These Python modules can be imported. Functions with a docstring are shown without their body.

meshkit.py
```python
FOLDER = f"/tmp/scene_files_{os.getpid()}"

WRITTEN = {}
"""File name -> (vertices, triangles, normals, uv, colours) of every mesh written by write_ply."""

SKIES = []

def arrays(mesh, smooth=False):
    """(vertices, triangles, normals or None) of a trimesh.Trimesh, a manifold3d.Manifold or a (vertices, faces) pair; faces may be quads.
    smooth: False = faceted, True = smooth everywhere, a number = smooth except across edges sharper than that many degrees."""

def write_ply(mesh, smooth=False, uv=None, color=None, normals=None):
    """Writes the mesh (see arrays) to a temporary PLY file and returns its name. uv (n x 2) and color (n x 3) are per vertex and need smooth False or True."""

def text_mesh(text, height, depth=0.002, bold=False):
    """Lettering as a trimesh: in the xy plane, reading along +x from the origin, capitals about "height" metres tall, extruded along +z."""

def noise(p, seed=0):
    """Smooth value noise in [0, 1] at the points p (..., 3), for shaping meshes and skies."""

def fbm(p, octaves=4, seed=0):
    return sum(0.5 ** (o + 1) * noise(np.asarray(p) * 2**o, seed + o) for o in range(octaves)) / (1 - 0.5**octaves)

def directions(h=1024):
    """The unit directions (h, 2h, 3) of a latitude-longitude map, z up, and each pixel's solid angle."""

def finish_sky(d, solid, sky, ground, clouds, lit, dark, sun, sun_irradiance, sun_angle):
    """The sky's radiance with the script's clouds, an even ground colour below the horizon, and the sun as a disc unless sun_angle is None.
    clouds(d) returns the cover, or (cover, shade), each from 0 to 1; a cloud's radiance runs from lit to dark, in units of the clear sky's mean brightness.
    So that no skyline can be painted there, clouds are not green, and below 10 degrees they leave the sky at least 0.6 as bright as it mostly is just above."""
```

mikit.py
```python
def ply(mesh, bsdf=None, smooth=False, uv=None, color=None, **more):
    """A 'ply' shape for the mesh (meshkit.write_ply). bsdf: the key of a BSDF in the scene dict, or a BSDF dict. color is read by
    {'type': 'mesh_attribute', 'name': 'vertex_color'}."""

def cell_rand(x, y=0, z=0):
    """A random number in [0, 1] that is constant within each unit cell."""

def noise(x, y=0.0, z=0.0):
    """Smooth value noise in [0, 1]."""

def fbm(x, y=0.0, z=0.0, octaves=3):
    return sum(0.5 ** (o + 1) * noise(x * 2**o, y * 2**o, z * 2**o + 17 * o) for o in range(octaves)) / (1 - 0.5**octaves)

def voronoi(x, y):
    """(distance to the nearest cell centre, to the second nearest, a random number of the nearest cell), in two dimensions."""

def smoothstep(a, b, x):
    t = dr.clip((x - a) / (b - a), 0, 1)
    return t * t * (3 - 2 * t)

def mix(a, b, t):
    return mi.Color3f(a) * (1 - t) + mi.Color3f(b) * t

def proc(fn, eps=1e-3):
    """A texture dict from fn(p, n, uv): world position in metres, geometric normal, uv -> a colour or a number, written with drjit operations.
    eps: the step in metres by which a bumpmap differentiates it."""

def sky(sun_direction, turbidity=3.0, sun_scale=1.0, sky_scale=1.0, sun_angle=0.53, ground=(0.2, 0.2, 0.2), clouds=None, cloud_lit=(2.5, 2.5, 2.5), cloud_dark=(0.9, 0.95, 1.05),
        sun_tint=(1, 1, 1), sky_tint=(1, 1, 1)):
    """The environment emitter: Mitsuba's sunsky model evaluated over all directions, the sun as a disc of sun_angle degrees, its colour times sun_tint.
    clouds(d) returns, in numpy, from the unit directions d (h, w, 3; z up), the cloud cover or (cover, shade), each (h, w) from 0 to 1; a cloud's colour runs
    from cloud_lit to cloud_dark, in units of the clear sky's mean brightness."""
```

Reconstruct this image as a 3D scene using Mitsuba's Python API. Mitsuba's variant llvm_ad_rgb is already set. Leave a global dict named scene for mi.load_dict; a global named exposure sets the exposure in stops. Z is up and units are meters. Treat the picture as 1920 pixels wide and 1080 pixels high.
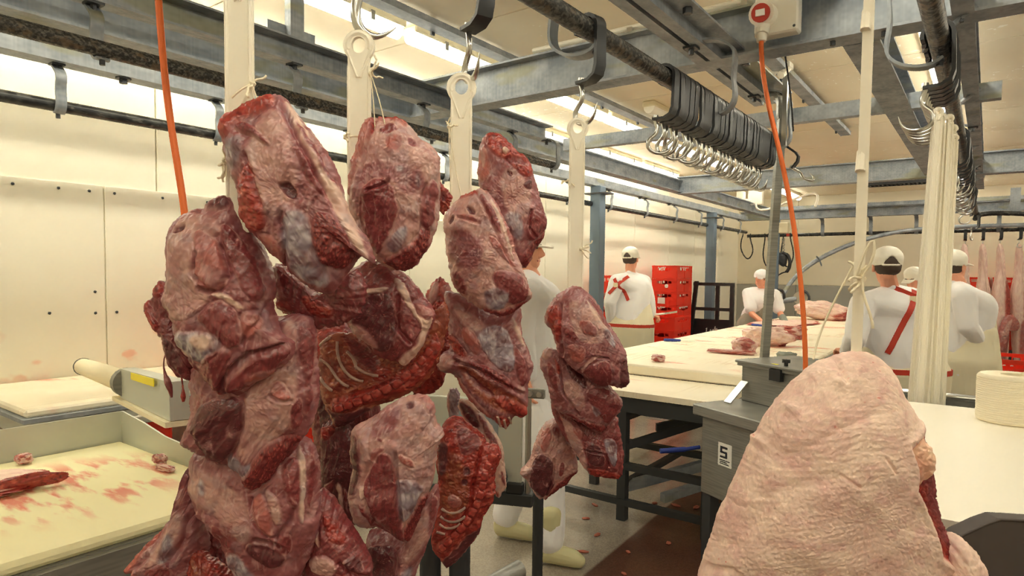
import math
import numpy as np, trimesh, mitsuba as mi, drjit as dr
import manifold3d as m3
import mikit, meshkit
from shapely.geometry import Polygon

T = mi.ScalarTransform4f
scene, labels = {}, {}
# ------------------------------------------------------------------ camera, light, exposure
FOCAL, YAW, PITCH, ROLL, EYE = 1205.5, -.63738, -.04868, .010715, 1.55
fwd = np.array([math.sin(YAW) * math.cos(PITCH), math.cos(YAW) * math.cos(PITCH), math.sin(PITCH)])
rgt = np.cross(fwd, [0, 0, 1]); rgt /= np.linalg.norm(rgt)
upv = np.cross(rgt, fwd) * math.cos(ROLL) - rgt * math.sin(ROLL)
eye = np.array([0, 0, EYE])
scene['camera'] = {'type': 'perspective', 'fov_axis': 'x', 'fov': math.degrees(2 * math.atan(960 / FOCAL)), 'near_clip': .05, 'far_clip': 60.0,
                   'principal_point_offset_y': -28.2 / 1080,
                   'to_world': T().look_at(origin=eye.tolist(), target=(eye + fwd).tolist(), up=upv.tolist())}
exposure = .93
LAMP = [9.0, 8.45, 6.8]
CEIL = 3.15
# the fluorescent battens: (x, y of the near end, number in the row)
LAMP_ROWS = [(-3.12, -2.4, 12), (-.36, -2.4, 12), (1.35, -2.4, 12), (-4.05, -1.0, 8)]

# ------------------------------------------------------------------ helpers
def at(px, py, d):
    """a point d metres into the view"""
    return eye + d * (fwd + (px - 960) / FOCAL * rgt - (py - 568.2) / FOCAL * upv)
def cat(*ms):
    ms = [m for m in ms if m is not None]
    return trimesh.util.concatenate(ms) if len(ms) > 1 else ms[0]

def move(m, x=0, y=0, z=0, rz=0, rx=0, ry=0):
    m = m.copy()
    for a, ax in ((rx, [1, 0, 0]), (ry, [0, 1, 0]), (rz, [0, 0, 1])):
        if a: m.apply_transform(trimesh.transformations.rotation_matrix(a, ax))
    m.apply_translation([x, y, z])
    return m

def box(x0, x1, y0, y1, z0, z1, bev=0.0):
    """an axis-aligned box, its edges chamfered by bev"""
    s = np.array([x1 - x0, y1 - y0, z1 - z0]); c = np.array([x1 + x0, y1 + y0, z1 + z0]) / 2
    if bev <= 0:
        m = trimesh.creation.box(s)
    else:
        b = min(bev, s.min() * .45); pts = []
        for sx in (-1, 1):
            for sy in (-1, 1):
                for sz in (-1, 1):
                    h = s / 2 * [sx, sy, sz]
                    for k in range(3):
                        p = h - b * np.array([sx, sy, sz]); p[k] = h[k]; pts.append(p)
        m = trimesh.convex.convex_hull(np.array(pts))
    m.apply_translation(c)
    return m

def tube(pts, r, n=10, closed_ends=True):
    """a tube along a polyline; r may be a list"""
    p = np.asarray(pts, float); k = len(p); rr = np.broadcast_to(r, (k,)).astype(float)
    t = np.gradient(p, axis=0); t /= np.linalg.norm(t, axis=1, keepdims=True) + 1e-12
    a = np.cross(t[0], [0, 0, 1.0] if abs(t[0][2]) < .9 else [1.0, 0, 0]); a /= np.linalg.norm(a)
    A = []
    for i in range(k):
        a = a - t[i] * (a @ t[i]); a /= np.linalg.norm(a); A.append(a.copy())
    A = np.array(A); B = np.cross(t, A); g = np.arange(n) * 2 * np.pi / n
    v = p[:, None] + rr[:, None, None] * (np.cos(g)[None, :, None] * A[:, None] + np.sin(g)[None, :, None] * B[:, None])
    i, j = np.meshgrid(np.arange(k - 1), np.arange(n), indexing='ij')
    q = np.stack([i * n + j, i * n + (j + 1) % n, (i + 1) * n + (j + 1) % n, (i + 1) * n + j], -1).reshape(-1, 4)
    f = [q[:, [0, 1, 2]], q[:, [0, 2, 3]]]; V = [v.reshape(-1, 3)]
    if closed_ends:
        V.append(p[[0, -1]]); j = np.arange(n); c = k * n; e = (k - 1) * n
        f += [np.stack([c + 0 * j, (j + 1) % n, j], 1), np.stack([c + 1 + 0 * j, e + j, e + (j + 1) % n], 1)]
    return trimesh.Trimesh(np.vstack(V), np.vstack(f), process=False)

def rod(a, b, r, n=14, r1=None):
    return tube([a, b], [r, r if r1 is None else r1], n)

def curve(pts, k=40):
    """a smooth curve through the points"""
    from scipy.interpolate import CubicSpline
    p = np.asarray(pts, float); s = np.r_[0, np.cumsum(np.linalg.norm(np.diff(p, axis=0), axis=1))]
    return CubicSpline(s, p)(np.linspace(0, s[-1], k))

def strip(pts, w, th, side):
    """a flat bar of width w (along side) and thickness th following a polyline"""
    p = np.asarray(pts, float); k = len(p); side = np.asarray(side, float) / np.linalg.norm(side)
    t = np.gradient(p, axis=0); t /= np.linalg.norm(t, axis=1, keepdims=True)
    nrm = np.cross(t, side); nrm /= np.linalg.norm(nrm, axis=1, keepdims=True)
    v = np.stack([p + side * w / 2 + nrm * th / 2, p - side * w / 2 + nrm * th / 2, p - side * w / 2 - nrm * th / 2, p + side * w / 2 - nrm * th / 2], 1)
    f = []
    for i in range(k - 1):
        for j in range(4):
            a, b = i * 4 + j, i * 4 + (j + 1) % 4
            f += [[a, a + 4, b], [b, a + 4, b + 4]]
    e = (k - 1) * 4
    f += [[0, 1, 2], [0, 2, 3], [e, e + 2, e + 1], [e, e + 3, e + 2]]
    m = trimesh.Trimesh(v.reshape(-1, 3), f, process=False); m.fix_normals()
    return m

def prism(poly, h):
    """a polygon in xy, extruded from z = 0 to h"""
    return trimesh.creation.extrude_polygon(Polygon(poly) if not isinstance(poly, Polygon) else poly, h, engine='earcut')

def along_y(poly_xz, y0, y1):
    """a section in x and z, drawn out along y"""
    m = prism(poly_xz, y1 - y0)
    v = m.vertices; m.vertices = np.stack([v[:, 0], y1 - v[:, 2], v[:, 1]], 1)
    return m

def along_x(poly_yz, x0, x1):
    m = prism(poly_yz, x1 - x0)
    v = m.vertices; m.vertices = np.stack([v[:, 2] + x0, v[:, 0], v[:, 1]], 1)
    return m

def ibeam(c, z0, w, h, tf=.012, tw=.010):
    """outline of an I beam standing on z0"""
    return [(c - w/2, z0), (c + w/2, z0), (c + w/2, z0 + tf), (c + tw/2, z0 + tf), (c + tw/2, z0 + h - tf), (c + w/2, z0 + h - tf), (c + w/2, z0 + h), (c - w/2, z0 + h), (c - w/2, z0 + h - tf), (c - tw/2, z0 + h - tf), (c - tw/2, z0 + tf), (c - w/2, z0 + tf)]

def cchan(x0, x1, z0, h, t=.008, open_right=True):
    """outline of a C channel, web at x0 when open to the right"""
    p = [(x0, z0), (x1, z0), (x1, z0 + t), (x0 + t, z0 + t), (x0 + t, z0 + h - t), (x1, z0 + h - t), (x1, z0 + h), (x0, z0 + h)]
    return p if open_right else [(x0 + x1 - a, b) for a, b in p][::-1]

def hullballs(balls, n=12):
    """the hull of balls ((x, y, z), r)"""
    pts = []
    u = trimesh.creation.icosphere(1 if n < 16 else 2).vertices
    for c, r in balls:
        r = np.broadcast_to(r, 3)
        pts.append(u * r + np.asarray(c, float))
    return m3.Manifold.hull_points(np.vstack(pts))

def tri(man):
    mm = man.to_mesh()
    return trimesh.Trimesh(mm.vert_properties[:, :3], mm.tri_verts, process=True)

def lathe(prof, n=32):
    return trimesh.creation.revolve(np.array(prof, float), sections=n)

ORD = 'first second third fourth fifth sixth seventh eighth ninth tenth eleventh twelfth thirteenth fourteenth fifteenth sixteenth seventeenth eighteenth nineteenth twentieth twenty-first twenty-second twenty-third twenty-fourth twenty-fifth twenty-sixth twenty-seventh'.split()
_count = {}
def numbered(name):
    k = _count.get(name, 0); _count[name] = k + 1
    return name if k == 0 else f'{name}_{k:03d}'

def thing(name, label, category, group=None):
    k = numbered(name); labels[k] = {'label': label, 'category': category}
    if group: labels[k]['group'] = group
    return k

def struct(name):
    labels[name] = {'kind': 'structure'}
    return name

def ply(mesh, material, smooth=False, **more):
    return mikit.ply(mesh, 'paint_' + material, smooth=smooth, **more)

def part(parent, name, mesh, mat, smooth=30, label=None, **more):
    k = numbered(f'{parent}__{name}'); scene[k] = ply(mesh, mat, smooth=smooth, **more)
    if label: labels[k] = {'label': label}
    return k

def whole(name, mesh, mat, label, category, smooth=30, group=None, **more):
    k = thing(name, label, category, group); scene[k] = ply(mesh, mat, smooth=smooth, **more)
    return k

def again(src, name, label, category, to_world, group=None):
    """a copy of a thing and its parts under the copy's own key"""
    k = thing(name, label, category, group)
    for s in [s for s in list(scene) if s == src or s.startswith(src + '__')]:
        scene[k + s[len(src):]] = {**scene[s], 'to_world': to_world}
    return k

def lin(r, g, b):
    c = np.array([r, g, b]) / 255.
    return np.where(c < .04045, c / 12.92, ((c + .055) / 1.055) ** 2.4)

def mat(name, rgb, rough=.5, metal=0.0, spec=.5, **more):
    c = rgb if isinstance(rgb, dict) else {'type': 'rgb', 'value': [float(x) for x in lin(*rgb)]}
    scene['paint_' + name] = {'type': 'twosided', 'b': {'type': 'principled', 'base_color': c, 'roughness': rough, 'metallic': metal, 'specular': spec, **more}}
    return name

# ------------------------------------------------------------------ materials
N, FBM, SS, MIX, V = mikit.noise, mikit.fbm, mikit.smoothstep, mikit.mix, mikit.voronoi
C = lambda r, g, b: [float(x) for x in lin(r, g, b)]

def f_galv(p, n, uv):
    a = FBM(p.x * 9, p.y * 9, p.z * 9, 3); b = N(p.x * 70, p.y * 40, p.z * 70); s = N(p.x * 120, p.y * 120, p.z * 6)
    c = MIX(C(120, 129, 140), C(174, 180, 186), dr.clip(a * 1.3 - .25 + .3 * (b - .5) + .25 * (s - .5), 0, 1))
    return MIX(c, C(140, 138, 96), .55 * SS(.60, .75, FBM(p.x * 3 + 5, p.y * 3, p.z * 9, 3)))
def f_grime(p, n, uv):
    a = FBM(p.x * 34, p.y * 34, p.z * 34, 4); b = FBM(p.x * 110 + 3, p.y * 110, p.z * 110, 3)
    c = MIX(C(46, 48, 52), C(100, 100, 98), SS(.38, .74, b))
    return MIX(c, C(112, 96, 80), .6 * SS(.54, .70, a))
def f_blackpipe(p, n, uv):
    a = FBM(p.x * 30, p.y * 18, p.z * 30, 3)
    c = MIX(C(30, 32, 36), C(60, 62, 62), SS(.35, .7, a))
    return MIX(c, C(110, 110, 108), .6 * SS(.64, .76, FBM(p.x * 55, p.y * 30 + 9, p.z * 55, 3)))
def f_wall(p, n, uv):
    a = FBM(p.x * 1.5, p.y * 1.5, p.z * 1.5, 3)
    c = MIX(C(246, 242, 226), C(240, 235, 215), a)
    blot = SS(.60, .72, FBM(p.x * 8, p.y * 6 + 2, p.z * 6, 4)) * SS(.25, .05, dr.abs(p.z - 1.02)) * SS(.9, .4, dr.abs(p.y - 1.75))
    return MIX(c, C(226, 150, 120), .55 * blot)
def f_ceil(p, n, uv):
    a = FBM(p.x * 2, p.y * 2, 0, 3)
    c = MIX(C(236, 226, 202), C(226, 212, 184), a)
    spk = .7 * SS(.88, .91, N(p.x * 34, p.y * 34, 3.0)) * SS(.58, .68, N(p.x * 1.7, p.y * 1.7, 9.0))
    return MIX(c, C(255, 252, 240), spk)
def f_floor(p, n, uv):
    a = FBM(p.x * 3, p.y * 3, 0, 4); g = N(p.x * 160, p.y * 160, 1.0)
    dark = MIX(C(66, 43, 36), C(94, 64, 54), dr.clip(a + .5 * (g - .5), 0, 1))
    grey = MIX(C(126, 118, 110), C(156, 148, 136), dr.clip(a + .7 * (g - .5), 0, 1))
    side = p.x + .045 * (p.y - 3.0) + 1.62
    return MIX(grey, dark, SS(-.012, .012, side))
def f_board(p, n, uv):
    a = FBM(p.x * 5, p.y * 5, p.z * 5, 3)
    c = MIX(C(246, 240, 220), C(240, 230, 204), a)
    st = SS(.60, .80, FBM(p.x * 3.0 + 1.7, p.y * 9.0, 4.0, 5)) * SS(.45, .6, FBM(p.x * 1.3 + 7, p.y * 1.3, 2.0, 2))
    c = MIX(c, C(222, 120, 96), .8 * st)
    sc = SS(.55, .8, N(p.x * 90, p.y * 6, 7.0)) * SS(.4, .7, N(p.x * 4, p.y * 4, 8.0))
    return MIX(c, C(216, 196, 160), .35 * sc)
def f_trayboard(p, n, uv):
    a = FBM(p.x * 4, p.y * 4, p.z * 5, 3)
    c = MIX(C(243, 238, 196), C(236, 230, 184), a)
    d = dr.sqrt(dr.square((p.x + 2.32) / .36) + dr.square((p.y - .80) / .40))
    st = SS(.47, .72, FBM(p.x * 7 + 1, p.y * 26, 4.0, 5)) * SS(1.15, .45, d)
    return MIX(c, C(212, 84, 78), .8 * st)
def f_inox(p, n, uv):
    s = N(p.x * 12, p.y * 12, p.z * 160); a = FBM(p.x * 6, p.y * 6, p.z * 6, 3)
    return MIX(C(118, 119, 117), C(156, 156, 150), dr.clip(.6 * s + .6 * a - .1, 0, 1))
def f_inox_rough(p, n, uv):
    return mi.Float(.30 + .22 * FBM(p.x * 7, p.y * 7, p.z * 7, 3))
def b_fine(p, n, uv):
    return mi.Float(.0009 * FBM(p.x * 180, p.y * 180, p.z * 180, 3))
def b_skin(p, n, uv):
    q = .0022 * FBM(p.x * 260, p.y * 260, p.z * 260, 2)
    return mi.Float(q)
def b_cloth(p, n, uv):
    return mi.Float(.018 * FBM(p.x * 9, p.y * 9, p.z * 5, 3))
def b_strap(p, n, uv):
    return mi.Float(.0012 * FBM(p.x * 60, p.y * 60, p.z * 14, 3))

mat('galvanised', mikit.proc(f_galv), .52, .35)
mat('grimy_steel', mikit.proc(f_grime), .42, .25)
mat('black_pipe', mikit.proc(f_blackpipe), .34, .15)
mat('wall_paint', mikit.proc(f_wall), .42, 0, .4)
mat('ceiling_paint', mikit.proc(f_ceil), .55, 0, .3)
mat('floor_resin', mikit.proc(f_floor), .2, 0, .5)
mat('board_plastic', mikit.proc(f_board), .45)
mat('tray_plastic', mikit.proc(f_trayboard), .45)
mat('stainless', mikit.proc(f_inox), mikit.proc(f_inox_rough), .5)
mat('pale_inox', (196, 200, 190), .42, .3)
mat('bright_steel', (205, 205, 200), .2, .95)
mat('dark_steel', (70, 74, 80), .45, .5)
mat('cover_grey', (74, 68, 68), .55)
mat('frame_steel', (58, 62, 66), .5, .4)
mat('black_plastic', (34, 36, 40), .42)
mat('hook_black', (44, 47, 52), .40, .2)
mat('wainscot', (160, 159, 152), .5)
mat('back_beige', (226, 217, 194), .55)
mat('column_blue', (104, 122, 142), .5, .2)
mat('orange_cable', (228, 112, 50), .5)
mat('red_crate', (218, 50, 30), .45)
mat('red_strap', (176, 52, 40), .6)
mat('white_plastic', (240, 236, 222), .4)
mat('cream_plastic', (232, 222, 190), .45)
mat('label_white', (236, 236, 230), .5)
mat('print_dark', (30, 34, 44), .5)
mat('print_grey', (120, 122, 120), .5)
mat('skin', (222, 158, 130), .5)
mat('hair', (62, 48, 40), .6)
mat('glove_grey', (128, 134, 128), .7)
mat('apron_cream', (226, 220, 194), .6)
mat('apron_grey', (160, 160, 148), .6)
mat('trousers_grey', (196, 198, 206), .8)
mat('boot_olive', (206, 202, 160), .5)
mat('yellow_label', (236, 220, 40), .5)
mat('blue_plastic', (40, 60, 140), .4)
mat('twine', (238, 230, 206), .8)
mat('scrap_meat', (168, 96, 78), .5)
mat('eye_white', (240, 236, 230), .3)
mat('mouth_red', (170, 84, 76), .5)
for _nm, _rgb in (('white_cloth', (236, 236, 238)), ):
    scene['paint_' + _nm] = {'type': 'bumpmap', 'arbitrary': mikit.proc(b_cloth, 4e-3), 'scale': 1.0, 'b': {'type': 'twosided', 'b': {'type': 'principled', 'base_color': {'type': 'rgb', 'value': C(*_rgb)}, 'roughness': .85}}}
def vc(name, rough, bump, eps, **more):
    scene['paint_' + name] = {'type': 'twosided', 'b': {'type': 'bumpmap', 'arbitrary': mikit.proc(bump, eps), 'scale': 1.0, 'b': {'type': 'principled', 'base_color': {'type': 'mesh_attribute', 'name': 'vertex_color'}, 'roughness': rough, **more}}}
vc('meat', .30, b_fine, 1e-3, specular=.5, clearcoat=.5, clearcoat_gloss=.88)
vc('hide', .62, b_skin, 1e-3, specular=.35)
scene['paint_strap_plastic'] = {'type': 'twosided', 'b': {'type': 'bumpmap', 'arbitrary': mikit.proc(b_strap, 1e-3), 'scale': 1.0, 'b': {'type': 'principled', 'base_color': {'type': 'rgb', 'value': C(243, 238, 222)}, 'roughness': .5}}}

# ------------------------------------------------------------------ the room
struct('floor')
part('floor', 'slab', box(-4.6, 4.2, -3.2, 14.4, -.15, 0), 'floor_resin', False)
for k, (yy) in enumerate((6.4,)):
    part('floor', 'drain_channel', cat(box(-2.9, -.6, yy - .06, yy + .06, .0005, .004)), 'stainless', False, label='steel drain cover')

struct('ceiling')
part('ceiling', 'backing', box(-4.6, 4.2, -3.2, 14.4, CEIL + .03, CEIL + .12), 'ceiling_paint', False)
yj = -3.2
edges = [-3.2] + [1.0 + 1.125 * k for k in range(-3, 12)] + [14.4]
for a, b in zip(edges[:-1], edges[1:]):
    part('ceiling', 'panel', box(-4.5, 4.1, a + .004, b - .004, CEIL, CEIL + .029, .004), 'ceiling_paint', False)

struct('wall_left')
part('wall_left', 'core', box(-4.62, -4.46, -3.2, 14.4, 0, CEIL + .1), 'wall_paint', False)
jo = [-3.2, -1.42, -.27, .88, 2.02, 3.17, 4.32, 5.47, 6.62, 7.77, 9.1, 10.4, 11.6, 12.9, 14.3]
for a, b in zip(jo[:-1], jo[1:]):
    part('wall_left', 'insulated_panel', box(-4.46, -4.40, a + .004, b - .004, 0, CEIL, .005), 'wall_paint', False)
cl = [-3.2, -.9, .4, 1.70, 3.0, 4.3, 5.6]
for i, (a, b) in enumerate(zip(cl[:-1], cl[1:])):
    part('wall_left', 'cladding_sheet', box(-4.398, -4.388, a + .004, b - .004, .05, 2.05, .002), 'wall_paint', False)
scr = trimesh.creation.icosphere(1, .009); scr.apply_scale([.4, 1, 1])
for a, z in [(1.04, 2.01), (1.24, 2.01), (1.46, 2.01), (1.62, 2.01), (1.76, 2.01), (2.05, 2.01), (2.35, 2.01), (2.7, 2.01), (1.15, 1.27), (1.4, 1.28), (1.64, 1.27), (1.76, 1.27), (1.64, 1.40), (2.1, 1.27), (1.05, .95)]:
    part('wall_left', 'screw', move(scr, -4.387, a, z), 'dark_steel', True)
part('wall_left', 'cable_duct', box(-4.40, -4.36, 2.9, 2.97, 1.25, 1.48, .006), 'cream_plastic', False)

struct('wall_back')
part('wall_back', 'core', box(-4.6, 4.2, 14.22, 14.4, 0, CEIL + .1), 'back_beige', False)
for a, b in zip([-4.46, -3.2, -1.95, -.7, .55, 1.8, 3.05], [-3.2, -1.95, -.7, .55, 1.8, 3.05, 4.2]):
    part('wall_back', 'upper_panel', box(a + .003, b - .003, 14.18, 14.22, 1.34, CEIL, .004), 'back_beige', False)
    part('wall_back', 'wainscot_panel', box(a + .003, b - .003, 14.16, 14.22, 0, 1.335, .006), 'wainscot', False)
struct('wall_right')
part('wall_right', 'core', box(4.1, 4.2, -3.2, 14.4, 0, CEIL + .1), 'wall_paint', False)
struct('wall_front')
part('wall_front', 'core', box(-4.6, 4.2, -3.3, -3.2, 0, CEIL + .1), 'wall_paint', False)

# ------------------------------------------------------------------ lamps
def diffuser(y0, y1, x, z):
    n = 14; g = np.linspace(0, math.pi, n); p = [(x + .055 * math.cos(a), z - .062 * math.sin(a)) for a in g]
    return along_y(p[::-1], y0, y1)
lit_names = {0: 'above the left rails', 1: 'between the two right rails', 2: 'right of all the rails', 3: 'close along the left wall'}
for r, (x, y0, n) in enumerate(LAMP_ROWS):
    for k in range(n):
        a = y0 + 1.36 * k
        lamp = thing('ceiling_lamp', f'{ORD[k]} frosted ceiling batten from the near end of the row {lit_names[r]}', 'lamp', 'fluorescent ceiling battens')
        part(lamp, 'housing', box(x - .07, x + .07, a, a + 1.28, CEIL - .045, CEIL - .001, .008), 'cream_plastic', False)
        d = diffuser(a + .015, a + 1.265, x, CEIL - .05)
        scene[f'{lamp}__diffuser'] = {**ply(d, 'white_plastic'), 'emitter': {'type': 'area', 'radiance': {'type': 'rgb', 'value': LAMP}}}
        for q in (.28, .98):
            part(lamp, 'clip', box(x + .05, x + .075, a + q, a + q + .03, CEIL - .085, CEIL - .03), 'stainless', False)
# unlit battens beyond the first cross beam
for i, (x, y0) in enumerate(((-2.60, 5.6), (-2.60, 6.98))):
    lamp = thing('ceiling_lamp', ('unlit cream batten on the ceiling above the single hook of the fourth pile', 'unlit cream batten on the ceiling behind the row of hooks')[i], 'lamp', 'unlit ceiling battens')
    part(lamp, 'housing', box(x - .06, x + .06, y0, y0 + 1.3, CEIL - .05, CEIL - .001, .008), 'cream_plastic', False)
    part(lamp, 'cover', diffuser(y0 + .02, y0 + 1.28, x, CEIL - .05), 'white_plastic', 40)

def tray(name, x, y0, y1, label):
    t = thing(name, label, 'cable tray')
    part(t, 'channel', along_y([(x - .05, CEIL - .07), (x + .05, CEIL - .07), (x + .05, CEIL - .03), (x + .044, CEIL - .03), (x + .044, CEIL - .064), (x - .044, CEIL - .064), (x - .044, CEIL - .03), (x - .05, CEIL - .03)], y0, y1), 'galvanised', False)
    for y in np.arange(y0 + .3, y1, .75):
        part(t, 'hanger', box(x - .055, x - .04, y, y + .03, CEIL - .09, CEIL - .0), 'dark_steel', False)
tray('cable_tray', -2.88, -1.0, 7.6, 'long grey cable tray beside the lit ceiling battens at upper left')
tray('cable_tray', -1.32, 4.3, 7.9, 'short perforated cable tray under the ceiling behind the steel post')

# ------------------------------------------------------------------ steel frame
def beam(mesh, label, m='galvanised'):
    return whole('steel_beam', mesh, m, label, 'beam', False)
beam(along_y(cchan(-2.95, -2.865, 2.60, .125, .009), -1.2, 4.40), 'nearest galvanised channel beam above the hanging meat at upper left')
beam(along_y(ibeam(-3.30, 2.60, .12, .16), -1.2, 12.6), 'long galvanised beam behind the nearest channel beam, running to the far corner')
b1 = thing('steel_beam', 'heavy galvanised cross beam that carries the white socket box', 'beam')
part(b1, 'profile', along_x([(y, z) for y, z in ibeam(3.24, 2.60, .14, .235)], -3.3, 2.6), 'galvanised', False)
for x in (-.60, -.40, -.13):
    part(b1, 'bolt', cat(rod([x, 3.20, 2.595], [x, 3.20, 2.575], .012, 6)), 'dark_steel', False)
beam(along_x([(y, z) for y, z in cchan(4.77, 4.84, 2.60, .10, .01)], -3.0, .02), 'thin galvanised cross beam beyond the white socket box')
beam(along_x(ibeam(8.08, 2.58, .14, .22), -3.3, 2.6), 'galvanised cross beam behind the row of hooks, with a mitred left end')
beam(along_x(ibeam(13.0, 2.60, .14, .17), -4.0, 2.6), 'farthest galvanised cross beam, above the hanging pig carcasses')
beam(along_x(cchan(12.55, 12.63, 2.74, .06), -3.6, 2.6), 'slim rail on top of the farthest frame, in front of the back wall')
oc = thing('steel_beam', 'slotted galvanised channel nearest to the left wall, holding the outer rail', 'beam')
part(oc, 'profile', along_y([(-3.97, 2.60), (-3.85, 2.60), (-3.85, 2.69), (-3.862, 2.69), (-3.862, 2.612), (-3.9, 2.612), (-3.9, 2.63), (-3.92, 2.63), (-3.92, 2.612), (-3.958, 2.612), (-3.958, 2.69), (-3.97, 2.69)], -1.2, 13.0), 'galvanised', False)
for y in (1.62, 2.5, 3.5, 5.2, 6.3, 7.2, 8.2, 9.2):
    part(oc, 'bolt', cat(rod([-3.90, y, 2.60], [-3.90, y, 2.57], .022, 6), rod([-3.90, y, 2.602], [-3.90, y, 2.592], .04, 10)), 'dark_steel', False)
mp = thing('steel_beam', 'flat purple grey beam passing over the cross beam to the right of the socket box', 'beam')
part(mp, 'profile', along_y(ibeam(-.505, 2.60, .15, .16), 3.32, 8.0), 'galvanised', False)
part(mp, 'near_profile', along_y(ibeam(-.60, 2.86, .15, .16), 1.2, 3.34), 'galvanised', False)
rb = thing('steel_beam', 'narrow galvanised beam along the right-hand rail, with stub bolts down its side', 'beam')
part(rb, 'profile', along_y(cchan(-.16, -.085, 2.60, .14), .8, 9.6), 'galvanised', False)
for y in (3.2, 4.6, 5.6, 6.4, 7.0, 7.5, 8.0, 8.5):
    part(rb, 'stub', rod([-.08, y, 2.63], [-.25, y, 2.50], .012, 8), 'galvanised', 30)
cp = thing('steel_beam', 'twin slotted channel above the hook rail in the middle', 'beam')
part(cp, 'profile', along_y([(-1.22, 2.60), (-1.165, 2.60), (-1.165, 2.63), (-1.145, 2.63), (-1.145, 2.60), (-1.09, 2.60), (-1.09, 2.645), (-1.0, 2.645), (-1.0, 2.655), (-1.10, 2.655), (-1.10, 2.70), (-1.21, 2.70), (-1.22, 2.69)], .3, 4.18), 'galvanised', False)
for y in (1.0, 2.6, 3.4):
    part(cp, 'bolt', rod([-1.04, y, 2.645], [-1.04, y, 2.62], .02, 6), 'dark_steel', False)
part(cp, 'lug', box(-1.10, -1.085, 2.62, 2.64, 2.69, 2.72), 'bright_steel', False)
hb = whole('beam_hanger', cat(box(-2.95, -2.90, 2.0, 2.08, 2.725, CEIL), box(-2.95, -2.945, 1.9, 2.18, 2.725, 2.80)), 'galvanised', 'flat steel hanger between the nearest channel beam and the ceiling', 'hanger', False)

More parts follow.
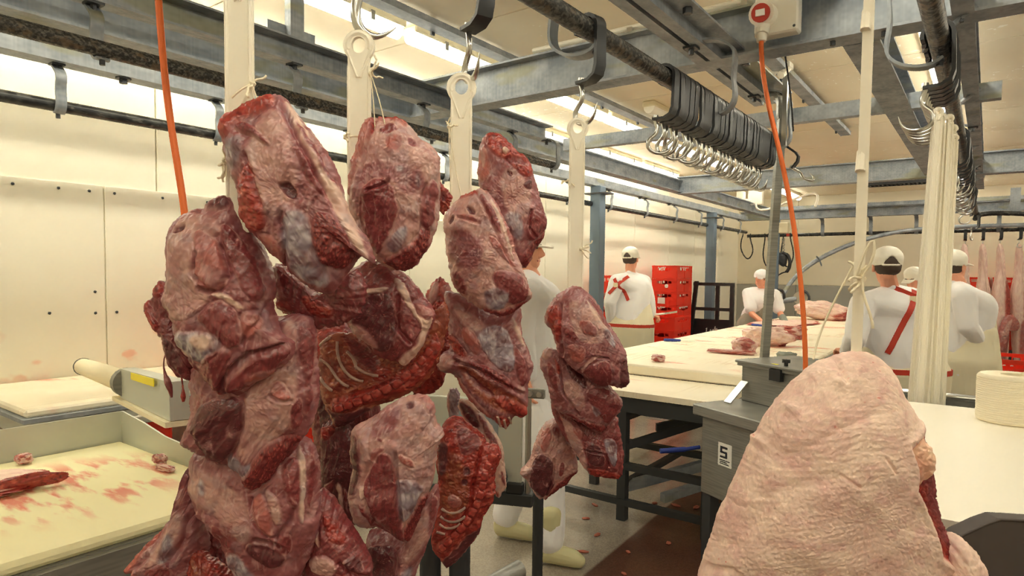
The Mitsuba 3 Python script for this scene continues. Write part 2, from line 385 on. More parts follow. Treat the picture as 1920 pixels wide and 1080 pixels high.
for i, (y, lab) in enumerate(((6.95, 'blue grey steel column behind the worker by the red crates'), (10.95, 'blue grey steel column beside the black rack in the far left corner'))):
    c = thing('steel_column', lab, 'column')
    part(c, 'shaft', box(-3.93, -3.79, y - .07, y + .07, .012, 2.60, .008), 'column_blue', False)
    part(c, 'base_plate', box(-4.0, -3.72, y - .14, y + .14, 0, .012), 'column_blue', False)
    part(c, 'cap_plate', box(-4.0, -3.7, y - .1, y + .1, 2.5, 2.515), 'dark_steel', False)
whole('steel_column', cat(box(-3.30, -3.22, 12.8, 12.88, 0, 2.6, .008)), 'column_blue', 'slim grey column standing under the far corner behind the aproned worker', 'column', False)

# ------------------------------------------------------------------ meat rails
def pipe_rail(label, x, y0, y1, m, zc=2.32, r=.031):
    t = thing('meat_rail', label, 'rail'); yy = np.linspace(y0, y1, 24)
    part(t, 'pipe', tube([[x, y, zc] for y in yy], r, 20), m, 40)
    return t
def bracket(t, x0, z0, x1, z1, y, w=.05, th=.010, m='galvanised', bulge=-.07):
    """a C-shaped flat bracket from the beam at x0, z0 to beneath the pipe at x1, z1"""
    e = x1 + bulge
    p = curve([[x0, y, z0], [e + np.sign(x0 - e) * .05, y, z0], [e, y, z0 - .05], [e, y, (z0 + z1) / 2], [e, y, z1 + .03], [e + np.sign(x1 - e) * .03, y, z1], [x1 + .01, y, z1]], 36)
    part(t, 'bracket', strip(p, w, th, [0, 1, 0]), m, 30)
    part(t, 'bolt', cat(rod([x0, y, z0 + .01], [x0, y, z0 - .03], .012, 6), box(x0 - .03, x0 + .03, y - .03, y + .03, z0 - .006, z0 + .006)), 'dark_steel', False)
    part(t, 'clamp_bolt', rod([x1, y, z1 + .01], [x1, y, z1 - .025], .011, 6), 'dark_steel', False)
out = pipe_rail('black outer meat rail nearest to the left wall, running into the far corner', -3.92, -1.2, 13.1, 'black_pipe', 2.385)
for y in (-.75, .28, 1.31, 2.16, 3.2, 4.25, 5.3, 6.33, 7.33, 8.4, 9.45, 10.5, 11.6, 12.6):
    bracket(out, -3.92, 2.597, -3.92, 2.347, y, bulge=.044)
mid = pipe_rail('grimy pipe rail with brown patches under the nearest channel beam', -2.83, -1.2, 4.38, 'grimy_steel', 2.405)
for y in (-.72, .19, 1.10, 2.02, 2.96, 3.9):
    bracket(mid, -2.90, 2.597, -2.83, 2.368, y, bulge=-.046)
bracket(mid, -2.88, 2.597, -2.83, 2.368, 4.33, bulge=.06)
mainr = pipe_rail('worn black hook rail in the middle, holding the bunch of hooks', -1.05, -.8, 4.05, 'grimy_steel')
for y in (.0, 1.86, 2.93, 3.93):
    bracket(mainr, -1.15, 2.595, -1.05, 2.282, y, bulge=-.16 if y < 2 else .10)
rr_ = pipe_rail('worn hook rail at the right, leading to the far wall', -.16, 1.2, 9.7, 'grimy_steel')
for y in (2.62, 5.6, 7.6):
    bracket(rr_, -.13, 2.6, -.16, 2.282, y, bulge=-.15)
part(rr_, 'end_cone', rod([-.16, 9.7, 2.32], [-.16, 9.78, 2.29], .03, 16, .012), 'grimy_steel')
far = thing('meat_rail', 'dark rail along the back wall from which the pig carcasses hang', 'rail')
part(far, 'pipe', tube([[x, 13.3, 2.32] for x in np.linspace(-3.95, 2.5, 16)], .031, 16), 'black_pipe', 40)
for x in (-3.4, -2.55, -1.75, -1.05, -.55, .1, .8):
    part(far, 'bracket', strip(curve([[x, 13.05, 2.59], [x, 13.2, 2.57], [x, 13.24, 2.45], [x, 13.24, 2.33], [x, 13.3, 2.285]], 20), .06, .01, [1, 0, 0]), 'galvanised', 30)
second = thing('meat_rail', 'short black rail at the far right end of the hook rail', 'rail')
part(second, 'pipe', tube(curve([[-.16, 9.6, 2.25], [-.10, 9.75, 2.31], [.1, 9.8, 2.32], [.9, 9.85, 2.32]], 20), .028, 14), 'black_pipe', 40)
part(second, 'drop_hanger', strip(curve([[.22, 9.82, 2.62], [.22, 9.82, 2.45], [.22, 9.82, 2.30]], 8), .1, .012, [1, 0, 0]), 'galvanised', 30)

# hooks: a flat black hanger with a bent foot over the rail and a steel hook turning in it
def hanger_meshes(tip=1.0):
    """in its own place: the rail's axis at the origin along y; the hook hangs on the -x side"""
    g = np.linspace(-.35, math.pi * .98, 16)
    top = [[-.043 * math.cos(a), 0, .043 * math.sin(a)] for a in g][::-1]
    p = top[:-1] + [[.044 - .002, 0, -.06], [.042, 0, -.15], [.03, 0, -.185], [.0, 0, -.205], [-.045, 0, -.208]]
    p = [[q[0], q[1], q[2]] for q in p]
    top = [[.043 * math.cos(a), 0, .043 * math.sin(a)] for a in np.linspace(math.pi * 1.08, 0, 16)]
    p = top + [[.043, 0, -.06], [.043, 0, -.15], [.034, 0, -.185], [.008, 0, -.203], [-.040, 0, -.205]]
    a = strip(np.array(p), .046, .012, [0, 1, 0])
    return a
def hook_mesh():
    s = [[-.035, 0, -.185], [-.035, 0, -.215], [-.028, 0, -.245], [-.032, 0, -.275], [-.055, 0, -.305], [-.060, 0, -.335], [-.045, 0, -.362], [-.012, 0, -.372], [.020, 0, -.356], [.036, 0, -.325], [.042, 0, -.300]]
    c = curve(s, 34)
    r = np.full(len(c), .0080); r[-9:] = np.linspace(.0080, .0008, 9)
    return cat(tube(c, r, 10), rod([-.035, 0, -.20], [-.035, 0, -.182], .011, 10))
HANG, HOOK = hanger_meshes(), hook_mesh()
for _m in (HANG, HOOK):
    _m.vertices[:, 2] = np.where(_m.vertices[:, 2] < 0, _m.vertices[:, 2] * .785, _m.vertices[:, 2])
hang_ply, hook_ply = ply(HANG, 'hook_black', smooth=35), ply(HOOK, 'bright_steel', smooth=50)
def hanger(name, x, y, z, label, rz=0.0, ry=0.0, hz=0.0, group=None, cat_='meat hook', dz=0.0):
    t = thing(name, label, cat_, group)
    w = T().translate([x, y, z]).rotate([0, 0, 1], math.degrees(rz)).rotate([0, 1, 0], math.degrees(ry))
    scene[t + '__hanger'] = {**hang_ply, 'to_world': w}
    scene[t + '__hook'] = {**hook_ply, 'to_world': w @ T().translate([-.035, 0, dz]).rotate([0, 0, 1], math.degrees(hz)).translate([.035, 0, 0])}
    return t
rng = np.random.default_rng(4)
for k in range(27):
    y = 2.42 + 1.42 * k / 26
    hanger('rail_hook', -1.05, y, 2.32, f'{ORD[k]} empty black hook from the near end of the bunch on the middle rail', rng.normal(0, .05), rng.normal(0, .03) + .04, rng.normal(0, .5) - .2, 'hooks bunched on the middle rail')
hanger('rail_hook', -1.05, 4.02, 2.30, 'single empty black hook tilted sideways off the end of the middle rail', .0, -.9, 1.2)
for k in range(14):
    y = 4.35 + 1.75 * k / 13
    hanger('rail_hook', -.16, y, 2.32, f'{ORD[k]} black hook from the near end of the bunch on the right-hand rail', math.pi * 0 + rng.normal(0, .05), rng.normal(0, .05) - .03, rng.normal(0, .4), 'hooks bunched on the right-hand rail')
hanger('rail_hook', -.16, 7.2, 2.32, 'lone black hook hanging below the right-hand rail beyond the bunch', .2, .1, .3)
hanger('rail_hook', -.16, 9.5, 2.28, 'last empty hook at the far end of the right-hand rail', .5, .0, .8)

# the hooks that carry the four piles
HOOKS = {}
for i, (y, lab) in enumerate(((.66, 'hook of the nearest pile of meat, above the frame of the photograph'), (.91, 'large steel hook with a sharp point holding the second strap'), (1.255, 'black hanger with a steel hook holding the third strap'), (1.82, 'black hanger with a steel hook holding the fourth strap, farthest of the hung piles'))):
    hanger('loaded_hook', -1.05, y, 2.32, lab, -.3 if i < 3 else -.2, 0.0, (-2.2, -2.6, -.2, -.1)[i], dz=(.075, 0, 0, 0)[i])
    HOOKS[i] = y

_big = curve([at(706, -120, 1.335), at(680, -25, 1.33), at(667, 22, 1.33), at(674, 55, 1.335), at(698, 71, 1.34), at(722, 67, 1.345), at(744, 53, 1.35)], 44)
_rad = np.full(44, .0105); _rad[-14:] = np.linspace(.0105, .0006, 14)
scene['loaded_hook_001__hook'] = ply(tube(_big, _rad, 14), 'bright_steel', smooth=50)

# ------------------------------------------------------------------ straps
R0 = np.array([math.cos(YAW), -math.sin(YAW), 0.0])        # level, across the view
F0 = np.array([math.sin(YAW), math.cos(YAW), 0.0])         # level, away from the viewer
R0 = np.array([F0[1], -F0[0], 0.0])
def strap_mesh(h, w, th, seed=0, waist=.86):
    """a moulded plastic strap hanging from z = 0 to -h in the xz plane, with a round eye at its top"""
    e = w * .62
    g = np.linspace(-.25 * math.pi, 1.25 * math.pi, 22)
    outer = [(e * math.cos(a), -e + e * math.sin(a)) for a in g]
    hw = w / 2 * waist
    zz = np.linspace(-2.4 * e, -h, 16); rg = np.random.default_rng(seed)
    left = [(-hw * (1 + rg.normal(0, .03)), z) for z in zz]; right = [(hw * (1 + rg.normal(0, .03)), z) for z in zz[::-1]]
    hole = [(.45 * e * math.cos(a), -.95 * e + .52 * e * math.sin(a)) for a in np.linspace(0, 2 * math.pi, 18)[:-1]]
    pg = Polygon(outer + left + right, [hole]).buffer(0)
    m = prism(pg, th); v = m.vertices
    m.vertices = np.stack([v[:, 0], th / 2 - v[:, 2], v[:, 1]], 1)
    rib = [tube([[s * hw * .92, y, -2.3 * e], [s * hw * .92, y, -h]], th * .32, 6) for s in (-1, 1) for y in (th / 2, -th / 2)]
    ring = tube([[.72 * e * math.cos(a), -th * .1, -.95 * e + .75 * e * math.sin(a)] for a in np.linspace(-.4, math.pi + .4, 20)], th * .62, 8)
    vee = [tube([[s * .75 * e, th * -.5, -1.3 * e], [s * .1 * e, th * -.5, -3.0 * e]], th * .28, 6) for s in (-1, 1)]
    m = cat(m, ring, *rib, *vee); m.fix_normals()
    return m
def knot_mesh(seed, size=.03):
    rg = np.random.default_rng(seed); ms = []
    for k in range(5):
        d = rg.normal(0, 1, 3); d /= np.linalg.norm(d)
        p = [np.zeros(3)]
        for s in range(5): p.append(p[-1] + d * size / 4 + rg.normal(0, size / 9, 3))
        ms.append(tube(p, .0021, 6))
    b = trimesh.creation.icosphere(2, .0055); b.vertices *= 1 + .3 * np.random.default_rng(seed).normal(0, .3, (len(b.vertices), 1)); ms.append(b)
    return cat(*ms)
STRAPS = [  # hook, top z, length, width, label
    (0, 2.115, .50, .052, 'white plastic strap running out of the frame above the nearest pile of meat'),
    (1, 2.045, .36, .052, 'white plastic strap in the large pointed hook above the second pile'),
    (2, 2.045, .40, .060, 'white plastic strap with a round eye above the third pile'),
    (3, 2.045, .62, .055, 'long white plastic strap above the small farthest pile of meat')]
for i, z, h, w, lab in STRAPS:
    t = thing('plastic_strap', lab, 'strap', None)
    c = np.array([-1.05 - .06 * R0[0] * 0, HOOKS[i], z])
    off = R0 * (-.035 if i != 1 else -.02)
    w_ = T().translate((c + off).tolist()).rotate([0, 0, 1], math.degrees(-YAW) * -1)
    yaw = math.degrees(math.atan2(R0[1], R0[0]))
    w_ = T().translate((c + off).tolist()).rotate([0, 0, 1], yaw)
    scene[t + '__band'] = {**ply(strap_mesh(h, w, .011, i), 'strap_plastic', smooth=35), 'to_world': w_}
    sx = (.5, .5, -.5, .3)[i]
    scene[t + '__string_knot'] = {**ply(move(knot_mesh(10 + i), sx * w, -.008, -(.24, .09, .135, .42)[i]), 'twine', smooth=True), 'to_world': w_}
    scene[t + '__string_knot_001'] = {**ply(move(knot_mesh(20 + i, .02), -.5 * w, -.006, -(.38, .22, .30, .2)[i]), 'twine', smooth=True), 'to_world': w_}
    if i < 3:
        scene[t + '__string'] = {**ply(cat(tube(curve([[sx * w, -.012, -(.24, .09, .135)[i]], [sx * w * 1.1 + .006, -.016, -(.32, .17, .22)[i]], [sx * w + .012, -.02, -(.44, .30, .36)[i]]], 12), .0012, 5),
                                               tube(curve([[sx * w, -.012, -(.24, .09, .135)[i]], [sx * w * 1.2 + .02, -.016, -(.32, .17, .22)[i]], [sx * w + .045, -.02, -(.44, .30, .36)[i]]], 12), .0012, 5)), 'twine', smooth=True), 'to_world': w_}
# strap from which the skin-on joint hangs, and the bunch on the right-hand rail
t = thing('plastic_strap', 'long white plastic strap seen edge-on above the pale skin-on joint', 'strap')
edge = cat(strip(np.array([[-.155, 1.075, z] for z in np.linspace(2.30, 1.38, 20)]), .0145, .045, [.99, .143, 0]), *[tube([[-.155, 1.06, z], [-.155, 1.05, z - .03]], .007, 8) for z in (1.93, 1.73)])
part(t, 'band', edge, 'strap_plastic', 35)
part(t, 'string_knot', cat(move(knot_mesh(31, .02), -.148, 1.05, 1.545), tube(curve([[-.150, 1.048, 1.55], [-.143, 1.04, 1.585], [-.134, 1.04, 1.60], [-.132, 1.04, 1.585], [-.146, 1.045, 1.545], [-.136, 1.04, 1.50], [-.130, 1.04, 1.475]], 24), .0019, 6)), 'twine', True)
whole('twine_string', tube(curve([[-.150, 1.08, 1.60], [-.172, 1.06, 1.54], [-.198, 1.05, 1.47], [-.205, 1.03, 1.425]], 14), .0016, 6), 'twine', 'thin pale string running down to the top of the skin-on joint', 'string', True)
rng = np.random.default_rng(9)
for k, (dx, dy, zt, h, w) in enumerate(((-.034, 2.55, 2.06, .97, .016), (-.020, 2.50, 2.09, 1.05, .026), (-.010, 2.56, 2.08, .98, .024), (.004, 2.62, 2.05, .94, .022), (.014, 2.58, 2.08, .97, .020), (.024, 2.66, 2.06, .94, .022), (-.006, 2.68, 2.06, 1.0, .024), (.032, 2.62, 2.02, .92, .018))):
    t = thing('plastic_strap', ('leftmost white plastic strap of the bundle on the right-hand rail, hanging a little apart' if k == 0 else 'longest white plastic strap of the bundle on the right-hand rail' if k == 1 else f'white plastic strap in the bundle on the right-hand rail, {ORD[(0, 1, 2, 4, 5, 6, 3, 7)[k]]} from the left'), 'strap', 'straps bundled on the right-hand rail')
    scene[t + '__band'] = {**ply(strap_mesh(h, w * .8, .012, 50 + k, .95), 'strap_plastic', smooth=35), 'to_world': T().translate([-.135 + dx * .8, dy, zt]).rotate([0, 1, 0], (2.2, 1.2, .8, .6, .4, .3, .8, .3)[k]).rotate([0, 0, 1], float(rng.normal(20, 14)))}
for k in range(6):
    hanger('rail_hook', -.16, 2.50 + .055 * k, 2.32, f'{ORD[k]} nearest of the hooks that carry the strap bundle on the right-hand rail', .1 * (k % 3), -.03, math.pi * .95 + .1 * (k % 2), 'hooks carrying the strap bundle')

# ------------------------------------------------------------------ cables, sockets and small fittings
t = thing('socket_box', 'white socket box with a round red power connector on the cross beam', 'socket')
part(t, 'box', box(-.915, -.725, 3.09, 3.166, 2.64, 2.99, .008), 'white_plastic', False)
part(t, 'connector_body', cat(rod([-.865, 3.10, 2.73], [-.865, 3.02, 2.72], .055, 24), rod([-.865, 3.06, 2.70], [-.865, 3.04, 2.63], .030, 20)), 'white_plastic', 35)
part(t, 'connector_face', rod([-.865, 3.021, 2.72], [-.865, 3.008, 2.718], .040, 28), 'red_strap', 35, label='round dark red connector face')
part(t, 'rating_plate', box(-.885, -.845, 3.004, 3.009, 2.703, 2.732), 'label_white', False)
part(t, 'gland', cat(rod([-.866, 3.045, 2.645], [-.866, 3.04, 2.60], .026, 20, .02), rod([-.866, 3.045, 2.66], [-.866, 3.045, 2.64], .030, 8)), 'white_plastic', 35)
part(t, 'conduit', rod([-.86, 3.12, 2.98], [-.86, 3.12, CEIL], .016, 14), 'white_plastic', 35)
for x in (-.90, -.74):
    part(t, 'screw', rod([x, 3.088, 2.96], [x, 3.095, 2.96], .006, 10), 'dark_steel', 35)
    part(t, 'screw', rod([x, 3.088, 2.66], [x, 3.095, 2.66], .006, 10), 'dark_steel', 35)
whole('orange_cable', tube(curve([[-.866, 3.04, 2.61], [-.855, 3.05, 2.45], [-.80, 3.05, 2.2], [-.73, 3.05, 1.9], [-.68, 3.05, 1.6], [-.645, 3.04, 1.3], [-.63, 3.03, 1.0]], 60), .0105, 10), 'orange_cable', 'orange cable hanging from the red power connector down to the pale joint', 'cable', True)
whole('orange_cable', tube(curve([[-1.90, .86, 2.75], [-1.885, .875, 2.35], [-1.85, .89, 1.95], [-1.815, .905, 1.72], [-1.79, .91, 1.45], [-1.78, .92, 1.2]], 60), .0095, 10), 'orange_cable', 'orange cable hanging in front of the left rails behind the nearest pile', 'cable', True)
t = thing('conduit', 'grey conduit pipe clipped along the top of the heavy cross beam', 'pipe')
part(t, 'pipe', rod([-2.3, 3.30, 2.905], [2.5, 3.30, 2.905], .016, 14), 'white_plastic', 35)
for x in (-1.64, -1.02, -.4):
    part(t, 'clip', cat(box(x - .015, x + .015, 3.27, 3.33, 2.83, 2.90)), 'bright_steel', False)
whole('thin_wire', tube(curve([[-.83, 3.3, 2.62], [-.83, 3.4, 2.5], [-.85, 3.6, 2.3]], 12), .004, 6), 'dark_steel', 'thin dark wire dropping behind the orange cable near the post', 'wire', True)
t = thing('sensor_box', 'white junction box with a small camera on the far end of the long beam', 'junction box')
part(t, 'box', box(-3.34, -3.10, 11.2, 11.3, 2.72, 3.06, .01), 'white_plastic', False)
part(t, 'camera', cat(box(-3.52, -3.40, 11.15, 11.3, 2.80, 2.96, .01), rod([-3.44, 11.2, 2.82], [-3.25, 11.22, 2.80], .02, 10)), 'white_plastic', 35)
whole('white_conduit', cat(tube(curve([[-3.2, 11.2, 2.74], [-3.18, 11.2, 2.66], [-3.0, 11.25, 2.645], [-2.3, 11.3, 2.65]], 24), .02, 10)), 'white_plastic', 'white pipe bending out below the white junction box', 'pipe', True)
t = thing('ceiling_vent', 'dark slotted vent strip under the ceiling behind the cross beam', 'vent')
part(t, 'frame', cat(box(-1.72, -.20, 12.30, 12.32, 3.06, 3.14), box(-1.72, -.20, 12.58, 12.60, 3.06, 3.14), box(-1.72, -1.70, 12.3, 12.6, 3.06, 3.14), box(-.22, -.20, 12.3, 12.6, 3.06, 3.14)), 'dark_steel', False)
for k in range(24):
    part(t, 'slat', box(-1.69 + .062 * k, -1.665 + .062 * k, 12.32, 12.58, 3.065, 3.12), 'frame_steel', False)
for i, (x, y) in enumerate(((-1.30, 5.2), (-1.36, 6.5))):
    t = thing('small_fitting', ('white twin spotlight under the ceiling right of the steel post', 'green grey bracket stub under the ceiling')[i], 'fitting')
    part(t, 'base', box(x - .05, x + .05, y - .05, y + .05, CEIL - .05, CEIL - .001, .008), 'white_plastic', False)
    part(t, 'head', cat(rod([x - .05, y - .05, CEIL - .06], [x - .12, y - .10, CEIL - .12], .02, 12, .035), rod([x + .04, y - .05, CEIL - .06], [x + .0, y - .12, CEIL - .12], .02, 12, .03)), 'white_plastic', 35)

# ------------------------------------------------------------------ the post with its lamp head
t = thing('steel_post', 'leaning stainless flat post standing behind the lidded steel box', 'post')
part(t, 'bar', strip(np.array([[-1.05, 3.93, 1.02], [-.985, 3.91, 2.47]]), .042, .04, [R0[0], R0[1], 0]), 'stainless', False)
part(t, 'arm', cat(strip(curve([[-.985, 3.91, 2.44], [-.99, 3.91, 2.52], [-1.0, 3.92, 2.57], [-1.06, 3.95, 2.59]], 14), .05, .03, [R0[0], R0[1], 0])), 'stainless', 30)
part(t, 'strip', box(-.975, -.95, 3.86, 3.89, 2.28, 2.66), 'bright_steel', False)
part(t, 'plate', box(-1.10, -1.0, 3.9, 4.0, 2.575, 2.59), 'stainless', False)

# ------------------------------------------------------------------ long cutting counter
t = thing('cutting_counter', 'long white cutting counter on a dark steel frame running to the back of the room', 'counter')
for k, (a, b) in enumerate(((4.18, 5.85), (5.86, 7.6), (7.61, 9.2), (9.21, 10.7))):
    m = box(-2.52, -1.05, a, b, .865, .90, .010)
    part(t, 'board', m, 'board_plastic', False)
part(t, 'front_board', box(-2.52, -1.05, 4.174, 4.20, .826, .899, .010), 'board_plastic', False)
part(t, 'edge_rail', cat(box(-2.54, -2.525, 4.2, 10.7, .80, .88), box(-1.045, -1.03, 4.2, 10.7, .80, .88)), 'stainless', False)
part(t, 'frame', cat(box(-2.5, -1.08, 4.22, 4.27, .79, .863), box(-2.5, -2.45, 4.22, 10.6, .79, .863), box(-1.13, -1.08, 4.22, 10.6, .79, .863), box(-2.5, -1.08, 7.5, 7.56, .79, .863), box(-2.5, -1.08, 10.5, 10.56, .79, .863)), 'frame_steel', False)
for x in (-2.48, -1.1):
    for y in (4.75, 7.5, 10.45):
        part(t, 'leg', box(x - .03, x + .03, y - .03, y + .03, 0, .79), 'frame_steel', False)
for y in (5.2, 5.9, 6.6):
    part(t, 'cross_bar', box(-2.5, -1.08, y - .02, y + .02, .30, .34), 'dark_steel', False)
part(t, 'lower_rail', cat(box(-2.51, -2.45, 4.3, 10.5, .28, .34), box(-1.13, -1.07, 4.3, 10.5, .28, .34)), 'frame_steel', False)
part(t, 'belt_return', box(-2.30, -1.2, 4.9, 10.2, .50, .53), 'cream_plastic', False)

t = thing('lower_cutting_table', 'lower white cutting table with rounded corners in front of the long counter', 'table')
def rounded(x0, x1, y0, y1, r):
    return Polygon([(x0 + r, y0 + r), (x1 - r, y0 + r), (x1 - r, y1 - r), (x0 + r, y1 - r)]).buffer(r, 8)
part(t, 'board', move(prism(rounded(-2.35, -1.20, 3.56, 4.172, .06), .035), z=.79), 'board_plastic', False)
part(t, 'frame', cat(box(-2.3, -1.24, 3.59, 3.63, .69, .788), box(-2.3, -1.24, 4.12, 4.16, .69, .788), box(-2.3, -2.26, 3.63, 4.12, .69, .788), box(-1.28, -1.24, 3.63, 4.12, .69, .788)), 'frame_steel', False)
for x, y in ((-1.80, 3.62), (-1.27, 3.65), (-2.28, 3.62), (-1.27, 4.12), (-2.28, 4.12)):
    part(t, 'leg', box(x - .028, x + .028, y - .028, y + .028, 0, .69), 'frame_steel', False)
part(t, 'side_panel', box(-2.05, -1.83, 3.60, 3.62, .42, .69), 'black_plastic', False)
part(t, 'shelf_rail', cat(box(-2.3, -1.24, 3.58, 3.63, .33, .37), box(-2.3, -1.24, 4.1, 4.15, .33, .37)), 'frame_steel', False)
part(t, 'slant_brace', cat(strip(np.array([[-1.80, 3.66, .46], [-1.30, 4.10, .66]]), .05, .03, [0, 0, 1]), strip(np.array([[-1.75, 4.0, .52], [-1.28, 4.4, .66]]), .05, .03, [0, 0, 1]), strip(np.array([[-1.9, 4.3, .58], [-1.3, 4.75, .68]]), .05, .03, [0, 0, 1])), 'dark_steel', False)
part(t, 'bottom_rail', cat(box(-2.3, -1.24, 3.585, 3.625, .10, .14), box(-1.82, -1.78, 3.6, 4.6, .20, .24), box(-1.28, -1.24, 3.6, 4.16, .10, .14)), 'frame_steel', False)
part(t, 'foot_brace', cat(strip(np.array([[-1.80, 3.66, .20], [-1.45, 4.10, .30]]), .06, .05, [0, 0, 1]), strip(np.array([[-1.55, 3.66, .18], [-1.15, 4.3, .30]]), .05, .05, [0, 0, 1])), 'galvanised', False)

# ------------------------------------------------------------------ steel cabinet with the lidded box
cab = thing('steel_cabinet', 'stainless steel cabinet with a white label beside the pale joint', 'cabinet')
def yawed(m, rz, x, y, z=0): return move(m, x, y, z, rz=rz)
CR = -.48                                      # the cabinet stands askew
def cabm(m): return move(m, -1.25, 3.36, 0, rz=CR)
part(cab, 'top', cabm(box(-.01, .78, -.01, .62, .79, .85, .006)), 'stainless', False)
part(cab, 'body', cabm(box(.025, .75, .03, .58, .37, .788, .004)), 'stainless', False)
for x, y in ((.06, .07), (.71, .07), (.06, .54), (.71, .54)):
    part(cab, 'leg', cabm(box(x - .03, x + .03, y - .03, y + .03, 0, .37)), 'dark_steel', False)
part(cab, 'label', cabm(box(.15, .245, .0285, .0295, .555, .675)), 'label_white', False)
lm = cat(move(meshkit.text_mesh('S', .045, .001, True), .163, 0, 0), )
def upright(m): return move(m, rx=math.pi / 2)
def txt(s, h, x, y, z, bold=False, d=.001):
    return move(upright(meshkit.text_mesh(s, h, d, bold)), x, y, z)
part(cab, 'label_print', cabm(cat(box(.165, .215, .0278, .0286, .646, .658), box(.165, .179, .0278, .0286, .628, .65), box(.165, .215, .0278, .0286, .622, .633), box(.201, .215, .0278, .0286, .602, .628), box(.165, .215, .0278, .0286, .598, .608), *[box(.163, .163 + w, .0278, .0286, z, z + .005) for w, z in ((.07, .583), (.05, .574), (.065, .565))])), 'print_dark', False)
part(cab, 'lever', cat(rod([-1.24, 3.42, .60], [-1.30, 3.36, .59], .010, 10), rod([-1.30, 3.36, .59], [-1.40, 3.26, .585], .014, 12)), 'blue_plastic', 30)
bx = thing('steel_box', 'square stainless box with a lid and black knob on the steel cabinet', 'box')
def boxm(m): return move(m, -1.10, 3.62, 0, rz=CR)
part(bx, 'body', boxm(box(.02, .55, 0, .40, .851, 1.045, .004)), 'stainless', False)
part(bx, 'lid', boxm(cat(box(-.005, .58, -.03, .43, 1.062, 1.078, .004), box(.005, .57, -.02, .42, 1.046, 1.061))), 'stainless', False)
part(bx, 'knob', boxm(cat(rod([.30, .02, 1.078], [.30, .02, 1.098], .010, 14), rod([.30, .02, 1.096], [.30, .02, 1.112], .020, 18))), 'black_plastic', 35)
part(bx, 'hinge', boxm(box(.24, .31, -.034, -.005, 1.00, 1.06)), 'black_plastic', False)
part(bx, 'sticker', boxm(box(.21, .25, .01, .03, 1.079, 1.0795)), 'yellow_label', False)
part(bx, 'brace', boxm(cat(strip(np.array([[.05, -.13, .853], [.05, -.005, .96]]), .05, .006, [1, 0, 0]))), 'bright_steel', False)

# ------------------------------------------------------------------ left: wall table, tray table, roller
wt = thing('side_table', 'white topped steel table with a drawer against the left wall', 'table')
part(wt, 'board', box(-4.37, -3.46, 1.0, 3.0, .865, .90, .010), 'board_plastic', False)
part(wt, 'under_board', box(-4.36, -3.43, .985, 3.02, .845, .864), 'galvanised', False)
part(wt, 'apron', box(-4.3, -3.47, 1.03, 3.0, .75, .845), 'pale_inox', False)
for x, y in ((-4.25, 1.08), (-3.52, 1.08), (-4.25, 2.95), (-3.52, 2.95)):
    part(wt, 'leg', box(x - .025, x + .025, y - .025, y + .025, 0, .75), 'frame_steel', False)
d = part(wt, 'drawer', box(-3.469, -3.452, 1.235, 1.60, .755, .838, .003), 'pale_inox', False)
scene[d + '__handle'] = ply(tube(curve([[-3.452, 1.32, .80], [-3.42, 1.325, .80], [-3.418, 1.40, .80], [-3.42, 1.475, .80], [-3.452, 1.48, .80]], 24), .0075, 8), 'white_plastic', smooth=True)
scene[d + '__lock'] = ply(rod([-3.455, 1.40, .822], [-3.446, 1.40, .822], .011, 16), 'dark_steel', smooth=35)

tt = thing('tray_table', 'steel tray table with raised rims and a white cutting board at lower left', 'table')
part(tt, 'cutting_board', box(-2.797, -1.83, -.7, 1.131, .815, .85, .012), 'tray_plastic', False)
part(tt, 'back_rim', strip(np.array([[-2.80, y, .905] for y in np.linspace(-.7, 1.135, 8)]), .13, .006, [0, 0, 1]), 'pale_inox', False)
xx = np.linspace(-2.80, -1.82, 12)
zt = np.interp(xx, [-2.8, -2.6, -2.45, -1.8], [.97, .95, .925, .89])
rim = trimesh.Trimesh(np.vstack([np.stack([xx, 0 * xx + 1.132, zt], 1), np.stack([xx, 0 * xx + 1.132, 0 * xx + .84], 1), np.stack([xx, 0 * xx + 1.140, zt], 1), np.stack([xx, 0 * xx + 1.140, 0 * xx + .84], 1)]),
    [f for i in range(11) for f in ([i, i + 12, i + 1], [i + 1, i + 12, i + 13], [i + 24, i + 25, i + 36], [i + 25, i + 37, i + 36], [i, i + 1, i + 24], [i + 1, i + 25, i + 24])], process=False)
rim.fix_normals()
part(tt, 'side_rim', rim, 'pale_inox', False)
part(tt, 'frame', cat(box(-2.80, -1.825, -.7, 1.13, .80, .814), box(-1.84, -1.80, -.7, 1.13, .715, .812), box(-2.80, -2.76, -.7, 1.13, .715, .80), box(-2.80, -1.84, 1.085, 1.13, .715, .80)), 'stainless', False)
for x, y in ((-1.90, .98), (-2.72, 1.0), (-1.90, -.5), (-2.72, -.5)):
    part(tt, 'leg', box(x - .032, x + .032, y - .032, y + .032, 0, .715), 'frame_steel', False)
part(tt, 'stretcher', box(-1.92, -1.88, -.5, .98, .18, .22), 'frame_steel', False)

ro = thing('roller_arm', 'white roller with dark end caps in a grey housing above the left tables', 'roller')
p0, p1 = np.array([-3.02, 1.08, 1.135]), np.array([-1.87, .80, 1.225]); dv = p1 - p0
part(ro, 'roller', rod(p0, p0 + dv * .86, .034, 30), 'cream_plastic', 40)
part(ro, 'end_cap', rod(p0 - dv * .012, p0 + dv * .004, .036, 30), 'dark_steel', 40)
part(ro, 'collar', rod(p0 + dv * .845, p0 + dv * .89, .042, 30), 'stainless', 40)
ax = dv / np.linalg.norm(dv); up_ = np.array([0, 0, 1.0]); up_ -= ax * (ax @ up_); up_ /= np.linalg.norm(up_)
part(ro, 'housing', strip(np.array([p0 + dv * .87, p0 + dv * 1.40]), .085, .04, up_), 'pale_inox', False)
part(ro, 'lower_lip', strip(np.array([p0 + dv * .80, p0 + dv * 1.40]) - up_ * .05, .012, .06, up_), 'cream_plastic', False)
